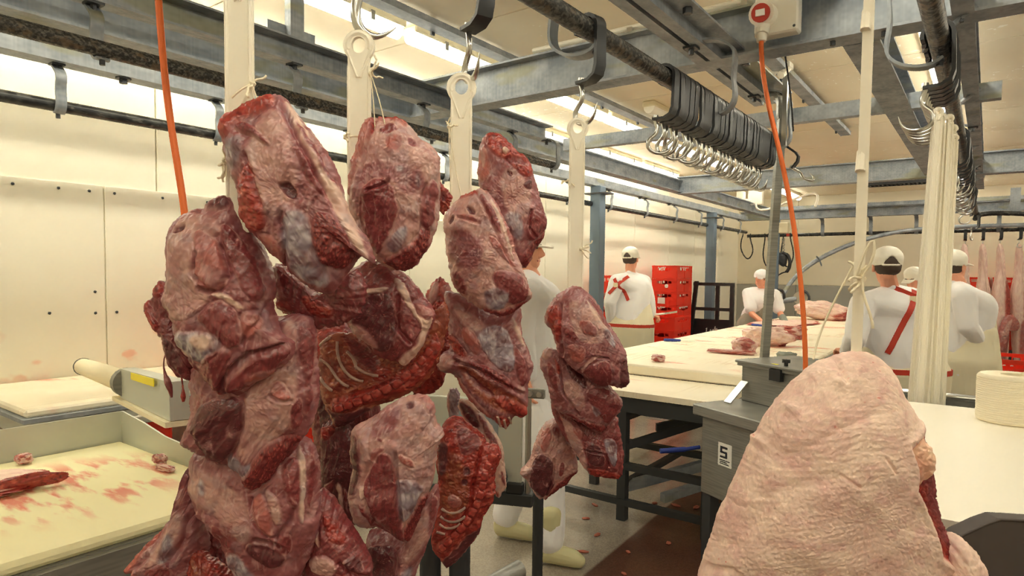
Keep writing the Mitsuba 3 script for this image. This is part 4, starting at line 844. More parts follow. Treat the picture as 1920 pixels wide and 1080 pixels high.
dict(l='dark cut deep between the first and second piles, behind both',**{'n':'pork_shoulder','c':[-1.355,1.09,1.154],'T':0.05,'Tb':0.04,'b':'M','o':[[-97,247],[-7,282],[76,207],[98,40],[93,-130],[62,-279],[-8,-287],[-56,-202],[-78,-89],[-91,94]],'p':[('D',3,12,[[-63,122],[20,137],[48,-17],[-8,-131],[-56,-18]]),('T',1,14,[[-8,-131],[62,-17],[76,-201],[6,-258]]),('R',2,9,[[-76,233],[7,262],[20,179],[-63,150]])],'s':18,'g':60}),
dict(l='topmost cut of the second pile, pale with one dark maroon muscle',**{'n':'pork_shoulder','c':[-1.026,0.957,1.71],'T':0.068,'Tb':0.054,'b':'F','o':[[-56,157],[-32,159],[0,160],[31,153],[49,131],[70,114],[94,94],[98,45],[100,-10],[95,-59],[77,-112],[63,-126],[50,-151],[21,-160],[0,-162],[-24,-148],[-49,-117],[-70,-82],[-91,-33],[-100,-2],[-87,43],[-73,113]],'p':[('T',0,14,[[-70,43],[-28,65],[21,58],[70,45],[77,3],[35,-4],[7,30],[-42,20],[-70,-26]]),('P',4,6,[[-59,154],[-32,158],[-32,130],[-52,92],[-73,37],[-88,-12],[-94,2],[-77,78]]),('R',-4,5,[[-37,151],[-28,151],[-32,123],[-42,123]]),('M',4,6,[[-39,20],[-18,27],[2,23],[18,-11],[18,-53],[-10,-102],[-24,-130],[-45,-96],[-67,-54],[-56,-5]]),('M',-1,4,[[-21,130],[3,143],[19,134],[10,120],[-18,117]]),('P',-1,6,[[-12,105],[10,117],[31,114],[21,86],[0,86]]),('M',-2,4,[[36,117],[52,114],[58,97],[42,97]]),('S',2,7,[[-10,-109],[21,-74],[42,-67],[35,-102],[11,-126]]),('S',0,10,[[14,51],[31,55],[31,41],[17,41]]),('S',0,10,[[56,38],[66,35],[66,10],[56,14]]),('M',3,7,[[73,10],[98,38],[95,-56],[67,-87]]),('G',5,6,[[-24,-141],[11,-130],[49,-102],[88,-59],[77,-112],[50,-151],[14,-160]]),('R',4,5,[[-28,151],[0,162],[31,153],[35,141],[0,153],[-21,144]])],'cr':[(5,6,[[-38,2],[-18,9],[2,22]]),(5,4,[[-28,151],[-46,92],[-70,-12]]),(5,4,[[77,17],[67,-25],[70,-80]])],'s':11,'g':85}),
dict(l='small red torn flap at the right edge of the topmost cut of the second pile',**{'n':'meat_trim','c':[-0.999,1.089,1.712],'T':0.025,'Tb':0.02,'b':'R','o':[[-12,36],[-3,31],[16,9],[7,-18],[-6,-37],[-16,-18]],'p':[('M',-5,4,[[-9,16],[5,12],[5,-7],[-7,-7]])],'s':12,'g':80,'jag':1}),
dict(l='dark second cut of the second pile above the open ribs',**{'n':'pork_shoulder','c':[-1.098,1.0,1.452],'T':0.06,'Tb':0.048,'b':'M','o':[[-75,97],[-45,120],[-8,117],[41,99],[71,62],[116,6],[110,-20],[90,-66],[56,-121],[30,-112],[-12,-97],[-45,-71],[-75,-34],[-105,-4],[-116,22],[-101,60]],'p':[('D',6,8,[[-60,45],[18,57],[37,5],[33,-66],[-4,-86],[-49,-52],[-72,-4]]),('B',4,4,[[-53,53],[-19,57],[18,62],[15,52],[-34,44]]),('F',1,9,[[-75,-22],[-42,-15],[-4,-59],[-8,-76],[-57,-52]]),('P',4,6,[[89,24],[116,6],[101,-21],[71,28]]),('M',4,6,[[41,35],[71,24],[93,-21],[71,-58],[52,-44]]),('B',4,5,[[22,80],[41,80],[63,39],[93,-15],[114,-3],[90,-66],[54,-121],[31,-112],[41,-93],[75,-62],[91,-24],[56,24]]),('R',2,9,[[-109,15],[-79,-19],[-83,-38],[-109,-4]])],'cr':[(6,6,[[39,43],[37,-29],[63,-59]])],'s':13,'g':50}),
dict(l="open rib rack with a red backbone under the second pile's dark cut",**{'n':'rib_rack','c':[-1.148,1.042,1.327],'T':0.035,'Tb':0.028,'b':'O','o':[[-154,48],[-128,64],[-85,80],[-45,57],[30,18],[61,3],[101,59],[124,99],[140,158],[153,138],[152,91],[136,19],[101,-45],[46,-77],[-18,-98],[-46,-114],[-109,-159],[-133,-127],[-147,-79],[-152,-24]],'p':[('M',-8,14,[[-105,80],[-49,57],[-2,18],[-6,-22],[-46,1],[-77,41]]),('R',6,7,[[-125,-83],[-46,-58],[30,-22],[69,7],[101,35],[128,91],[140,35],[85,-45],[30,-69],[-46,-94],[-113,-119]]),('D',2,7,[[-137,-95],[-113,-121],[-46,-98],[-18,-98],[-77,-143],[-109,-159]]),('R',4,8,[[-10,2],[30,-6],[14,-30],[-26,-38]])],'cr':[(5,5,[[-69,-67],[-10,-50],[22,-30]])],'r':[[[-151,44],[-136,56],[-124,64]],[[-148,12],[-117,-11],[-97,-35],[-77,-49]],[[-105,56],[-93,1],[-73,-23],[-42,-36]],[[-148,-31],[-133,-47],[-115,-59]],[[-61,1],[-38,-14],[-6,-22]],[[-81,33],[-61,9],[-57,-7]]],'v':[[-109,-103],[-87,-95],[-65,-87],[-44,-78],[-22,-69],[2,-58],[26,-46],[48,-31],[67,-13],[85,5],[101,23],[115,43]],'s':14,'g':20}),
dict(l='pale cut low in the second pile with a pointed dark muscle',**{'n':'pork_shoulder','c':[-1.032,0.979,1.116],'T':0.062,'Tb':0.05,'b':'F','o':[[-74,104],[-51,119],[-28,135],[11,155],[41,165],[64,161],[81,140],[78,109],[105,78],[90,62],[82,20],[75,-35],[61,-66],[42,-122],[25,-166],[8,-161],[-16,-142],[-39,-130],[-66,-137],[-85,-131],[-101,-115],[-105,-60],[-104,26],[-101,88]],'p':[('D',1,12,[[-101,80],[-78,76],[-74,6],[-85,-52],[-104,-53]]),('T',0,12,[[-51,112],[-12,135],[11,143],[11,105],[-28,73],[-51,81]]),('F',4,8,[[-72,88],[-51,104],[-56,53],[-51,26],[-70,26]]),('M',6,6,[[-24,52],[-1,40],[11,-36],[11,-98],[25,-163],[-4,-144],[-39,-107],[-58,-52],[-66,-21],[-43,26]]),('S',3,8,[[5,-4],[65,-19],[44,-67],[27,-106],[11,-106],[9,-36]]),('G',5,4,[[61,-39],[67,-55],[42,-130],[26,-165],[17,-138],[36,-90]]),('P',3,5,[[5,48],[34,39],[47,17],[26,17]]),('P',2,6,[[-47,53],[-12,62],[-24,48],[-51,26]]),('M',1,4,[[-35,77],[-24,77],[-24,69],[-35,69]]),('D',-3,4,[[18,149],[37,153],[42,140],[26,138]]),('P',4,6,[[41,163],[68,159],[81,140],[72,121],[57,148]]),('B',4,3,[[-73,-27],[-62,-27],[-61,-52],[-72,-52]]),('M',3,7,[[-74,-52],[-43,-107],[0,-150],[-35,-130],[-70,-91]]),('F',2,8,[[-89,-68],[-74,-91],[-62,-123],[-89,-127],[-97,-100]])],'cr':[(5,5,[[-51,26],[-70,-21],[-43,-107]]),(5,5,[[3,50],[11,-36],[15,-114]])],'s':15,'g':75}),
dict(l='lowest cut of the second pile, dark in front, pale along its right',**{'n':'pork_shoulder','c':[-1.092,1.046,0.906],'T':0.06,'Tb':0.048,'b':'T','o':[[-90,26],[-41,39],[0,27],[37,66],[62,116],[84,150],[90,108],[79,49],[58,-1],[34,-65],[22,-150],[-61,-151],[-74,-66]],'p':[('D',5,8,[[-74,6],[-37,19],[-2,11],[0,-44],[-20,-83],[-61,-79]]),('F',2,9,[[58,116],[72,83],[67,28],[29,-27],[5,-44],[21,7]]),('M',3,7,[[74,141],[89,108],[77,58],[68,91]]),('S',1,9,[[5,-48],[38,-27],[21,-78],[-12,-95]])],'cr':[(5,5,[[0,6],[1,-44],[-20,-83]])],'s':16,'g':70}),
dict(l='thin brown membrane stretched behind the second pile at its left',**{'n':'meat_trim','c':[-1.268,0.999,1.056],'T':0.03,'Tb':0.024,'b':'D','o':[[-44,113],[-12,131],[36,127],[44,40],[44,-66],[31,-132],[-8,-106],[-36,-40]],'p':[('M',3,7,[[-34,-36],[-8,-13],[5,-13],[-12,-57]]),('B',3,5,[[3,-15],[18,-31],[23,-92],[12,-75]]),('M',3,6,[[21,-31],[32,-48],[27,-101]]),('R',4,8,[[-55,104],[-16,118],[6,105],[-29,79]])],'s':17,'g':80}),
dict(l='front cut of the third pile with long dark strips in pale fat',**{'n':'pork_shoulder','c':[-1.017,1.268,1.595],'T':0.064,'Tb':0.051,'b':'F','o':[[-31,158],[-14,161],[10,141],[34,106],[59,50],[76,-6],[92,-46],[113,-99],[115,-113],[77,-140],[37,-162],[13,-153],[-16,-141],[-61,-113],[-89,-73],[-98,-20],[-106,32],[-114,64],[-107,104],[-75,135]],'p':[('T',0,14,[[-94,64],[-30,49],[-5,1],[-29,-40],[-69,-40],[-94,8]]),('M',3,5,[[-26,145],[-10,141],[26,90],[39,44],[23,58],[2,97]]),('P',4,5,[[-14,159],[10,145],[30,106],[63,42],[76,-10],[51,42],[22,114]]),('B',3,5,[[2,141],[26,106],[51,46],[76,-30],[60,2],[31,74]]),('P',2,6,[[-74,97],[-30,89],[-16,73],[-54,77]]),('D',-6,3,[[-102,84],[-86,95],[-80,84],[-94,69]]),('D',-6,3,[[-54,117],[-38,113],[-24,90],[-45,97]]),('P',3,7,[[-3,45],[27,33],[68,-22],[76,-38],[31,-7]]),('M',3,9,[[24,-39],[88,-50],[111,-103],[77,-132],[45,-120],[12,-63]]),('S',2,8,[[-16,-104],[24,-79],[57,-95],[53,-132],[21,-148]]),('F',2,9,[[-53,-60],[-16,-80],[4,-136],[-28,-125]]),('M',2,9,[[-90,-40],[-53,-60],[-49,-113],[-77,-89]]),('R',4,5,[[-75,143],[-31,159],[-22,149],[-71,131]]),('G',4,4,[[-16,-141],[37,-162],[77,-140],[113,-113],[77,-128],[33,-148],[4,-132]])],'cr':[(5,5,[[-30,153],[10,81],[39,18],[76,-47]]),(5,5,[[-74,89],[-46,81],[-18,73]])],'s':21,'g':60}),
dict(l='rear cut of the third pile, greyish, with a bright red top edge',**{'n':'pork_shoulder','c':[-1.044,1.406,1.74],'T':0.055,'Tb':0.044,'b':'T','o':[[-85,156],[-68,181],[-38,181],[-12,163],[10,131],[41,112],[59,71],[72,24],[86,-24],[94,-67],[83,-102],[61,-132],[53,-159],[35,-183],[13,-172],[-18,-138],[-45,-51],[-71,14],[-93,39],[-92,121]],'p':[('F',1,14,[[-37,70],[15,88],[50,28],[51,-33],[17,-59],[-19,-25]]),('S',1,12,[[-23,-33],[25,-33],[34,-93],[17,-120],[-10,-68]]),('R',5,6,[[-77,171],[-38,181],[6,137],[45,108],[59,67],[28,60],[-11,101],[-59,122]]),('M',-7,4,[[-20,108],[15,107],[39,95],[32,86],[-16,95]]),('B',7,3,[[-29,126],[-16,133],[-7,122],[-20,111]]),('D',-5,3,[[-15,77],[2,71],[-1,57],[-12,64]]),('M',5,6,[[51,-24],[86,-32],[92,-75],[69,-89],[52,-111],[39,-102],[43,-59]]),('D',3,5,[[28,45],[54,58],[57,32],[37,28]]),('G',4,5,[[93,-67],[83,-102],[53,-159],[35,-183],[22,-159],[52,-119],[78,-89]]),('P',2,7,[[-90,138],[-64,130],[-59,66],[-89,39]]),('F',1,6,[[-81,138],[-70,130],[-74,78],[-83,95]])],'cr':[(5,5,[[51,-28],[43,-67],[61,-93]])],'s':22,'g':80}),
dict(l='lower cut of the third pile opening into red ribs at its foot',**{'n':'pork_shoulder','c':[-1.068,1.325,1.318],'T':0.06,'Tb':0.048,'b':'T','o':[[-104,185],[-40,160],[24,122],[70,140],[92,146],[96,80],[115,21],[130,-14],[125,-35],[115,-74],[115,-135],[99,-155],[82,-144],[61,-187],[40,-179],[18,-157],[-17,-127],[-56,-89],[-82,-37],[-120,-34],[-130,-12],[-116,14],[-90,27],[-99,70],[-93,121],[-113,163]],'p':[('F',2,9,[[-91,142],[-31,122],[11,96],[-23,70],[-65,100]]),('S',4,9,[[-27,70],[37,101],[71,63],[80,3],[72,-31],[34,-15],[3,19]]),('P',4,7,[[-61,91],[-27,79],[-3,36],[-20,11],[-52,49]]),('M',3,7,[[71,54],[106,3],[117,-48],[98,-74],[85,-36]]),('B',2,8,[[66,127],[92,80],[110,29],[88,55]]),('G',4,7,[[-48,2],[4,-11],[55,-32],[90,-83],[56,-66],[-5,-32]]),('F',3,7,[[85,-57],[113,-74],[90,-87]]),('O',-5,8,[[-82,-7],[-26,-24],[47,-75],[90,-96],[114,-122],[99,-152],[39,-127],[-26,-84]]),('M',-9,9,[[-65,-24],[-13,-54],[34,-88],[13,-97],[-39,-58]]),('R',6,6,[[34,-84],[107,-117],[115,-137],[99,-155],[73,-139],[26,-105]]),('F',5,5,[[-129,-12],[-108,22],[-86,10],[-82,-16],[-111,-33]]),('R',3,8,[[-99,70],[-74,61],[-39,10],[-65,10],[-90,31]]),('P',4,6,[[-82,-33],[-38,-89],[22,-144],[5,-153],[-47,-102],[-77,-59]]),('R',3,5,[[22,-136],[74,-152],[61,-185],[40,-179]])],'cr':[(6,6,[[-86,1],[-26,-15],[47,-53],[99,-87]])],'r':[[[35,-144],[44,-174]],[[52,-153],[57,-181]],[[65,-148],[70,-170]]],'s':23,'g':60}),
dict(l='torn red strip of meat and fat between the second and third piles',**{'n':'meat_trim','c':[-1.245,1.31,1.366],'T':0.035,'Tb':0.028,'b':'R','o':[[-23,99],[-5,145],[17,168],[42,152],[58,114],[54,60],[47,5],[55,-40],[41,-95],[19,-150],[-22,-169],[-58,-170],[-45,-96],[-32,-23],[-9,45]],'p':[('F',3,8,[[-10,136],[17,163],[18,113],[-5,82]]),('P',5,6,[[22,141],[49,145],[54,114],[27,109]]),('M',-6,8,[[18,14],[41,10],[41,-22],[23,-27]]),('M',2,8,[[27,104],[49,91],[45,46],[31,59]]),('R',5,8,[[-4,-87],[41,-95],[32,-141],[-4,-132]]),('T',2,9,[[-32,59],[4,59],[-4,-32],[-40,-78]])],'s':24,'g':80,'jag':1}),
dict(l='bright red rib rack hanging upright low in the third pile',**{'n':'rib_rack','c':[-1.096,1.284,0.965],'T':0.04,'Tb':0.032,'b':'R','o':[[-62,189],[-27,208],[13,181],[44,155],[57,128],[75,132],[96,106],[88,79],[75,43],[76,-1],[63,-38],[41,-74],[42,-101],[19,-137],[-11,-174],[-47,-211],[-65,-193],[-96,-141],[-83,-93],[-70,-30],[-75,42],[-79,86],[-66,145]],'p':[('O',1,9,[[-44,131],[0,87],[14,7],[1,-38],[-43,-66],[-65,-30],[-57,42]]),('M',2,8,[[-23,190],[39,150],[35,123],[-4,101],[-22,136]]),('D',-1,8,[[-75,131],[-44,140],[-48,60],[-70,42]]),('D',-5,5,[[-6,74],[13,79],[13,56],[-2,56]]),('D',-5,5,[[-11,45],[9,43],[5,27],[-8,27]]),('R',5,6,[[44,128],[75,129],[93,106],[62,79],[49,-11],[19,-74],[-47,-165],[-96,-143],[-21,-88],[19,-20],[31,79]]),('D',1,6,[[-47,-167],[41,-78],[42,-101],[-11,-174],[-47,-211],[-65,-193]]),('P',3,8,[[-44,6],[-8,-2],[-12,-29],[-43,-30]])],'cr':[(5,6,[[39,123],[22,43],[14,-29],[-25,-93],[-78,-138]])],'r':[[[-65,-57],[-30,-68],[1,-52]],[[-67,-77],[-43,-86],[-12,-72]],[[-74,-98],[-52,-102]],[[-61,-37],[-26,-43],[1,-29]]],'v':[[73,113],[62,90],[53,68],[48,43],[43,18],[36,-6],[27,-29],[14,-52],[-1,-74],[-17,-95],[-34,-114],[-52,-133],[-65,-147]],'s':25,'g':10}),
dict(l='white and red striped belly strip behind the upright rib rack',**{'n':'belly_strip','c':[-1.124,1.38,1.053],'T':0.03,'Tb':0.024,'b':'B','o':[[-74,142],[-23,138],[19,82],[55,21],[64,-26],[75,-102],[63,-130],[49,-144],[35,-111],[34,-55],[6,11],[-37,58]],'p':[('M',2,5,[[-11,112],[19,73],[52,12],[38,12],[5,63]]),('D',1,8,[[-70,138],[-23,124],[5,63],[-27,68]]),('M',2,5,[[55,-45],[67,-73],[72,-111],[58,-83]]),('R',2,5,[[40,-111],[54,-126],[49,-144]])],'s':26,'g':65}),
dict(l='pale see-through sinew veil hanging between the second and third piles',**{'n':'meat_trim','c':[-1.218,1.368,1.17],'T':0.02,'Tb':0.016,'b':'S','o':[[-18,46],[18,46],[16,-26],[1,-46],[-15,-32]],'p':[('F',2,6,[[-16,41],[-9,41],[-8,-27],[-14,-27]])],'s':27,'g':80}),
dict(l='topmost cut of the small farthest pile beside the white strap',**{'n':'pork_shoulder','c':[-1.008,1.758,1.348],'T':0.066,'Tb':0.053,'b':'T','o':[[-99,126],[-46,162],[-12,151],[22,121],[49,74],[77,27],[98,-6],[130,-60],[127,-87],[135,-155],[101,-162],[67,-149],[33,-153],[-28,-109],[-76,-69],[-100,-29],[-111,18],[-133,45],[-129,79]],'p':[('F',2,9,[[-72,113],[-12,114],[37,47],[51,0],[11,-21],[-43,-1]]),('P',3,6,[[-38,60],[10,53],[31,6],[-17,13]]),('M',3,5,[[-9,144],[56,67],[70,27],[36,54],[2,107]]),('B',2,5,[[-12,127],[36,60],[64,14],[37,27],[2,87]]),('M',4,6,[[-22,-96],[65,-54],[74,-149],[33,-153],[-8,-116]]),('M',1,8,[[-84,39],[-37,19],[-37,-8],[-70,-1]]),('R',4,6,[[-132,79],[-92,106],[-84,39],[-93,-29],[-111,25]]),('S',2,6,[[37,33],[71,20],[85,-34],[58,-14]]),('D',3,6,[[99,-54],[130,-67],[135,-155],[94,-149]]),('F',3,4,[[-28,-96],[11,-48],[52,-58],[18,-58],[-15,-99]]),('P',2,7,[[-70,-15],[-9,-21],[-15,-82],[-56,-69]])],'cr':[(5,5,[[-28,-103],[11,-55],[59,-61]]),(5,5,[[-85,99],[-91,25],[-76,-56]])],'s':31,'g':65}),
dict(l='middle cut of the small farthest pile, its dark corner pointing right',**{'n':'pork_shoulder','c':[-1.048,1.804,1.171],'T':0.056,'Tb':0.045,'b':'T','o':[[-123,138],[-74,125],[-17,83],[53,49],[95,7],[140,-43],[125,-77],[84,-113],[56,-140],[7,-117],[-71,-72],[-99,-44],[-121,40],[-140,82]],'p':[('F',2,8,[[-72,41],[-17,34],[13,-43],[-22,-71],[-58,-15]]),('M',5,6,[[5,13],[81,14],[135,-43],[77,-113],[48,-71],[12,-22]]),('D',1,7,[[-66,97],[4,56],[12,-1],[-45,48]]),('G',4,4,[[-64,-68],[56,-138],[84,-113],[6,-99],[-43,-72]]),('S',2,6,[[19,-36],[55,-56],[41,-88]]),('M',2,6,[[-122,103],[-87,69],[-79,-16],[-107,26]]),('F',3,5,[[-129,131],[-95,135],[-101,103],[-132,96]]),('R',3,4,[[-94,111],[-76,76],[-80,48],[-90,76]])],'cr':[(5,5,[[-80,83],[-65,-1],[-15,-78]])],'s':32,'g':60}),
dict(l='lowest front cut of the small farthest pile with a pale left edge',**{'n':'pork_shoulder','c':[-1.061,1.86,1.016],'T':0.052,'Tb':0.042,'b':'M','o':[[-127,156],[-112,99],[-11,56],[54,42],[97,72],[114,-15],[127,-95],[119,-157],[72,-151],[14,-140],[-15,-111],[-38,-60],[-82,-3],[-118,69]],'p':[('F',3,7,[[-119,142],[-104,70],[-39,34],[-9,-60],[7,-140],[-23,-97],[-60,-24]]),('S',3,7,[[41,-1],[98,-15],[93,-110],[71,-88]]),('R',3,5,[[-1,-104],[115,-132],[119,-157],[72,-151],[7,-140]]),('P',2,6,[[-61,34],[-17,20],[-24,-24]]),('D',2,6,[[-9,-16],[41,-30],[64,-103],[-1,-97]])],'cr':[(4,4,[[-16,-46],[56,-59],[71,-103]])],'s':33,'g':70}),
dict(l='lowest rear cut of the small farthest pile, pointing down to the left',**{'n':'pork_shoulder','c':[-1.199,1.839,0.909],'T':0.055,'Tb':0.044,'b':'F','o':[[-43,72],[1,147],[53,125],[91,51],[106,-32],[71,-78],[26,-108],[-21,-148],[-55,-117],[-77,-72],[-104,-49],[-68,-19]],'p':[('D',4,7,[[-42,34],[17,12],[11,-56],[26,-78],[-22,-143],[-71,-79],[-60,-34]]),('M',-1,4,[[36,-3],[57,1],[49,-48],[31,-48]]),('P',3,6,[[-36,87],[1,124],[9,72],[-20,19]]),('G',3,5,[[103,-32],[71,-78],[26,-108],[-21,-147],[26,-78],[85,-32]]),('M',1,7,[[1,117],[38,110],[31,72]])],'cr':[(5,5,[[17,12],[14,-56],[-18,-139]])],'s':34,'g':60}),
dict(l='leftmost pig carcass hanging at the back right, mostly hidden by the worker',**{'n':'pig_carcass','c':[-0.308,12.971,1.027],'T':0.11,'Tb':0.088,'b':'H','o':[[-74,1065],[-22,1066],[-7,927],[-5,700],[31,509],[84,264],[93,-17],[106,-545],[112,-987],[29,-1077],[-35,-723],[-72,-194],[-107,244],[-77,507],[-58,700],[-77,926]],'p':[('R',4,30,[[-7,158],[51,159],[67,-193],[9,-193]]),('P',0,40,[[-30,-194],[47,-193],[83,-987],[6,-988]])],'s':51,'g':85}),
dict(l='second pig carcass from the left on the far rail',**{'n':'pig_carcass','c':[-0.067,13.149,1.03],'T':0.11,'Tb':0.088,'b':'H','o':[[-76,1065],[-23,1066],[-8,927],[-6,700],[40,509],[102,264],[110,-16],[121,-545],[126,-987],[27,-1077],[-47,-723],[-87,-194],[-125,244],[-87,507],[-59,700],[-78,926]],'p':[('R',4,30,[[-7,158],[61,159],[77,-193],[9,-193]]),('P',0,40,[[-37,-194],[55,-193],[92,-987],[0,-988]])],'s':52,'g':85}),
dict(l='third pig carcass on the far rail, its red inside and curled ribs showing',**{'n':'pig_carcass','c':[0.166,13.322,1.033],'T':0.11,'Tb':0.088,'b':'H','o':[[-77,1065],[-25,1066],[-9,927],[-7,700],[54,509],[128,265],[135,-16],[144,-544],[146,-987],[23,-1077],[-64,-723],[-109,-195],[-152,244],[-103,507],[-60,700],[-79,926]],'p':[('R',6,30,[[-3,438],[88,509],[116,159],[110,-545],[48,-634],[1,-18]]),('P',0,40,[[-47,-194],[65,-193],[103,-987],[-9,-988]])],'s':53,'g':85}),
dict(l='rightmost whole pig carcass on the far rail, red meat down its right edge',**{'n':'pig_carcass','c':[0.414,13.506,1.037],'T':0.11,'Tb':0.088,'b':'H','o':[[-78,1065],[-26,1066],[-11,927],[-8,700],[53,509],[127,265],[135,-16],[145,-544],[147,-987],[25,-1077],[-63,-723],[-108,-195],[-152,244],[-103,507],[-61,700],[-80,926]],'p':[('R',6,30,[[-4,438],[87,509],[116,159],[111,-545],[49,-634],[1,-18]]),('P',0,40,[[-47,-194],[66,-193],[105,-987],[-8,-988]])],'s':54,'g':85}),
dict(l='curled pork belly with ribs below the third pig carcass',**{'n':'pork_belly','c':[0.285,13.21,0.62],'T':0.06,'Tb':0.048,'b':'P','o':[[-181,-207],[-159,55],[-99,247],[10,335],[126,266],[184,128],[128,41],[46,127],[-19,39],[-43,-188],[-105,-337]],'p':[('F',3,25,[[-155,-32],[-61,195],[39,266],[-7,143],[-81,-118]])],'s':57,'g':30}),
]
TISSUE = {'H': (226, 190, 170), 'F': (188, 144, 136), 'T': (144, 88, 92), 'M': (112, 48, 52), 'D': (84, 36, 42), 'R': (146, 48, 43), 'S': (138, 122, 134), 'G': (110, 37, 41),
          'B': (216, 184, 168), 'O': (142, 68, 50), 'P': (164, 88, 82)}
def signed(P, poly):
    """distance of the points to the polygon's outline, positive inside"""
    poly = np.asarray(poly, float); n = len(poly); d = np.full(len(P), 1e9); ins = np.zeros(len(P), bool)
    for i in range(n):
        a, b = poly[i], poly[(i + 1) % n]; e = b - a; w = P - a
        t = np.clip((w @ e) / (e @ e + 1e-12), 0, 1); d = np.minimum(d, np.hypot(*(w - t[:, None] * e).T))
        c = (a[1] > P[:, 1]) != (b[1] > P[:, 1])
        with np.errstate(divide='ignore', invalid='ignore'):
            ins ^= c & (P[:, 0] < (b[0] - a[0]) * (P[:, 1] - a[1]) / (b[1] - a[1]) + a[0])
    return np.where(ins, d, -d)
def line_dist(P, L):
    L = np.asarray(L, float); d = np.full(len(P), 1e9)
    for a, b in zip(L[:-1], L[1:]):
        e = b - a; w = P - a; t = np.clip((w @ e) / (e @ e + 1e-12), 0, 1); d = np.minimum(d, np.hypot(*(w - t[:, None] * e).T))
    return d
def sst(a, b, x):
    t = np.clip((x - a) / (b - a), 0, 1); return t * t * (3 - 2 * t)
def chaikin(p, k=1):
    for _ in range(k):
        q = np.roll(p, -1, 0); p = np.stack([.75 * p + .25 * q, .25 * p + .75 * q], 1).reshape(-1, 2)
    return p
def ring(poly, n, jit, seed):
    p = chaikin(np.asarray(poly, float), 1); c = np.vstack([p, p[:1]]); s = np.r_[0, np.cumsum(np.hypot(*np.diff(c, axis=0).T))]
    q = np.linspace(0, s[-1], n, endpoint=False); r = np.stack([np.interp(q, s, c[:, k]) for k in (0, 1)], 1)
    t = np.roll(r, -1, 0) - np.roll(r, 1, 0); t /= np.linalg.norm(t, axis=1, keepdims=True) + 1e-9; nn = np.stack([t[:, 1], -t[:, 0]], 1)
    a3 = np.c_[r, 0 * q]
    return r + nn * jit * ((meshkit.fbm(a3 / 9, 3, seed) - .5) * 2 + (meshkit.noise(a3 / 3, seed + 3) - .5))[:, None]
def lines(a, b, th, seed, fx=40., fy=7., w=.05):
    """thin wavy threads: ridges of stretched noise, along the direction th"""
    c, s = math.cos(th), math.sin(th); u, v = a * c + b * s, -a * s + b * c
    q = np.stack([u * fy, v * fx, 0 * u + seed * 3.1], 1) / 1000
    n = meshkit.fbm(q + .6 * meshkit.noise(np.stack([u * .02, v * .02, 0 * u], 1), seed)[:, None], 3, seed)
    return np.exp(-((n - .5) / w) ** 2)
def tissue(kind, X, seed, th):
    """the sRGB colour of a tissue at the points X (mm)"""
    n = len(X); a, b = X[:, 0], X[:, 2]; base = np.tile(np.array(TISSUE[kind], float), (n, 1))
    f1 = meshkit.fbm(X / 26, 4, seed)[:, None]; f2 = meshkit.fbm(X / 7, 3, seed + 5)[:, None]; gr = lines(a, b, th, seed, 260, 26, .16)[:, None]
    if kind == 'H': return hide_colour(X, seed)
    if kind in 'FTPB':
        other = np.array(TISSUE[{'F': 'T', 'T': 'M', 'P': 'T', 'B': 'F'}[kind]], float)
        c = base + (other - base) * (np.clip((f1 - .5) * 2.6 + .35, 0, 1) * {'F': .62, 'T': .7, 'P': .6, 'B': .7}[kind])
        c = c + (np.array(TISSUE['S'], float) - c) * .3 * sst(.52, .66, meshkit.fbm(X / 34 + 9, 3, seed + 2))[:, None]
        thr = np.maximum(lines(a, b, th + .25, seed + 1, 70, 12, .045), lines(a, b, th - .55, seed + 2, 90, 12, .03))[:, None] * sst(.42, .62, meshkit.fbm(X / 30 + 4, 2, seed + 8))[:, None]
        c = c + (np.array([212, 186, 178.]) - c) * thr * (.36 if kind != 'B' else .15)
        return c * (.93 + .14 * f2)
    if kind in 'MD':
        c = base * (.90 + .2 * gr) * (.85 + .3 * f2)
        fl = sst(.70, .78, meshkit.noise(X / 2.2, seed + 4))[:, None] * sst(.5, .6, meshkit.fbm(X / 14, 2, seed))[:, None]
        c = c + (np.array([196, 132, 124.]) - c) * fl * .4
        thr = lines(a, b, th + .5, seed + 6, 45, 9, .02)[:, None] * sst(.5, .66, meshkit.fbm(X / 24 + 2, 2, seed))[:, None]
        return c + (np.array([206, 172, 166.]) - c) * thr * .5
    if kind == 'S':
        thr = (lines(a, b, th + .7, seed + 1, 150, 20, .12) * sst(.35, .65, meshkit.fbm(X / 22, 2, seed + 3)))[:, None]
        c = base + (np.array(TISSUE['D'], float) - base) * np.clip((f1 - .45) * 3, 0, .7)
        return c + (np.array([226, 216, 218.]) - c) * thr * .6
    if kind == 'G':
        sp = sst(.58, .75, meshkit.noise(X / 2.6, seed))[:, None]; dk = sst(.6, .75, meshkit.noise(X / 3.1 + 7, seed + 1))[:, None]
        c = base + (np.array([190, 92, 84.]) - base) * sp * .7
        return c + (np.array([72, 20, 24.]) - c) * dk * .6
    if kind == 'R':
        c = base * (.78 + .44 * f2); pk = sst(.56, .7, meshkit.fbm(X / 12 + 3, 3, seed + 3))[:, None]; dk = sst(.58, .7, meshkit.fbm(X / 10 + 8, 3, seed + 7))[:, None]
        c = c + (np.array([206, 118, 100.]) - c) * pk * .55
        return c + (np.array([92, 22, 24.]) - c) * dk * .7
    if kind == 'O':
        c = base + (np.array([112, 40, 34.]) - base) * np.clip((f1 - .4) * 3, 0, 1)
        return c + (np.array([206, 150, 110.]) - c) * .5 * sst(.58, .7, meshkit.fbm(X / 9, 3, seed + 1))[:, None]
    return base * (.82 + .36 * f2)
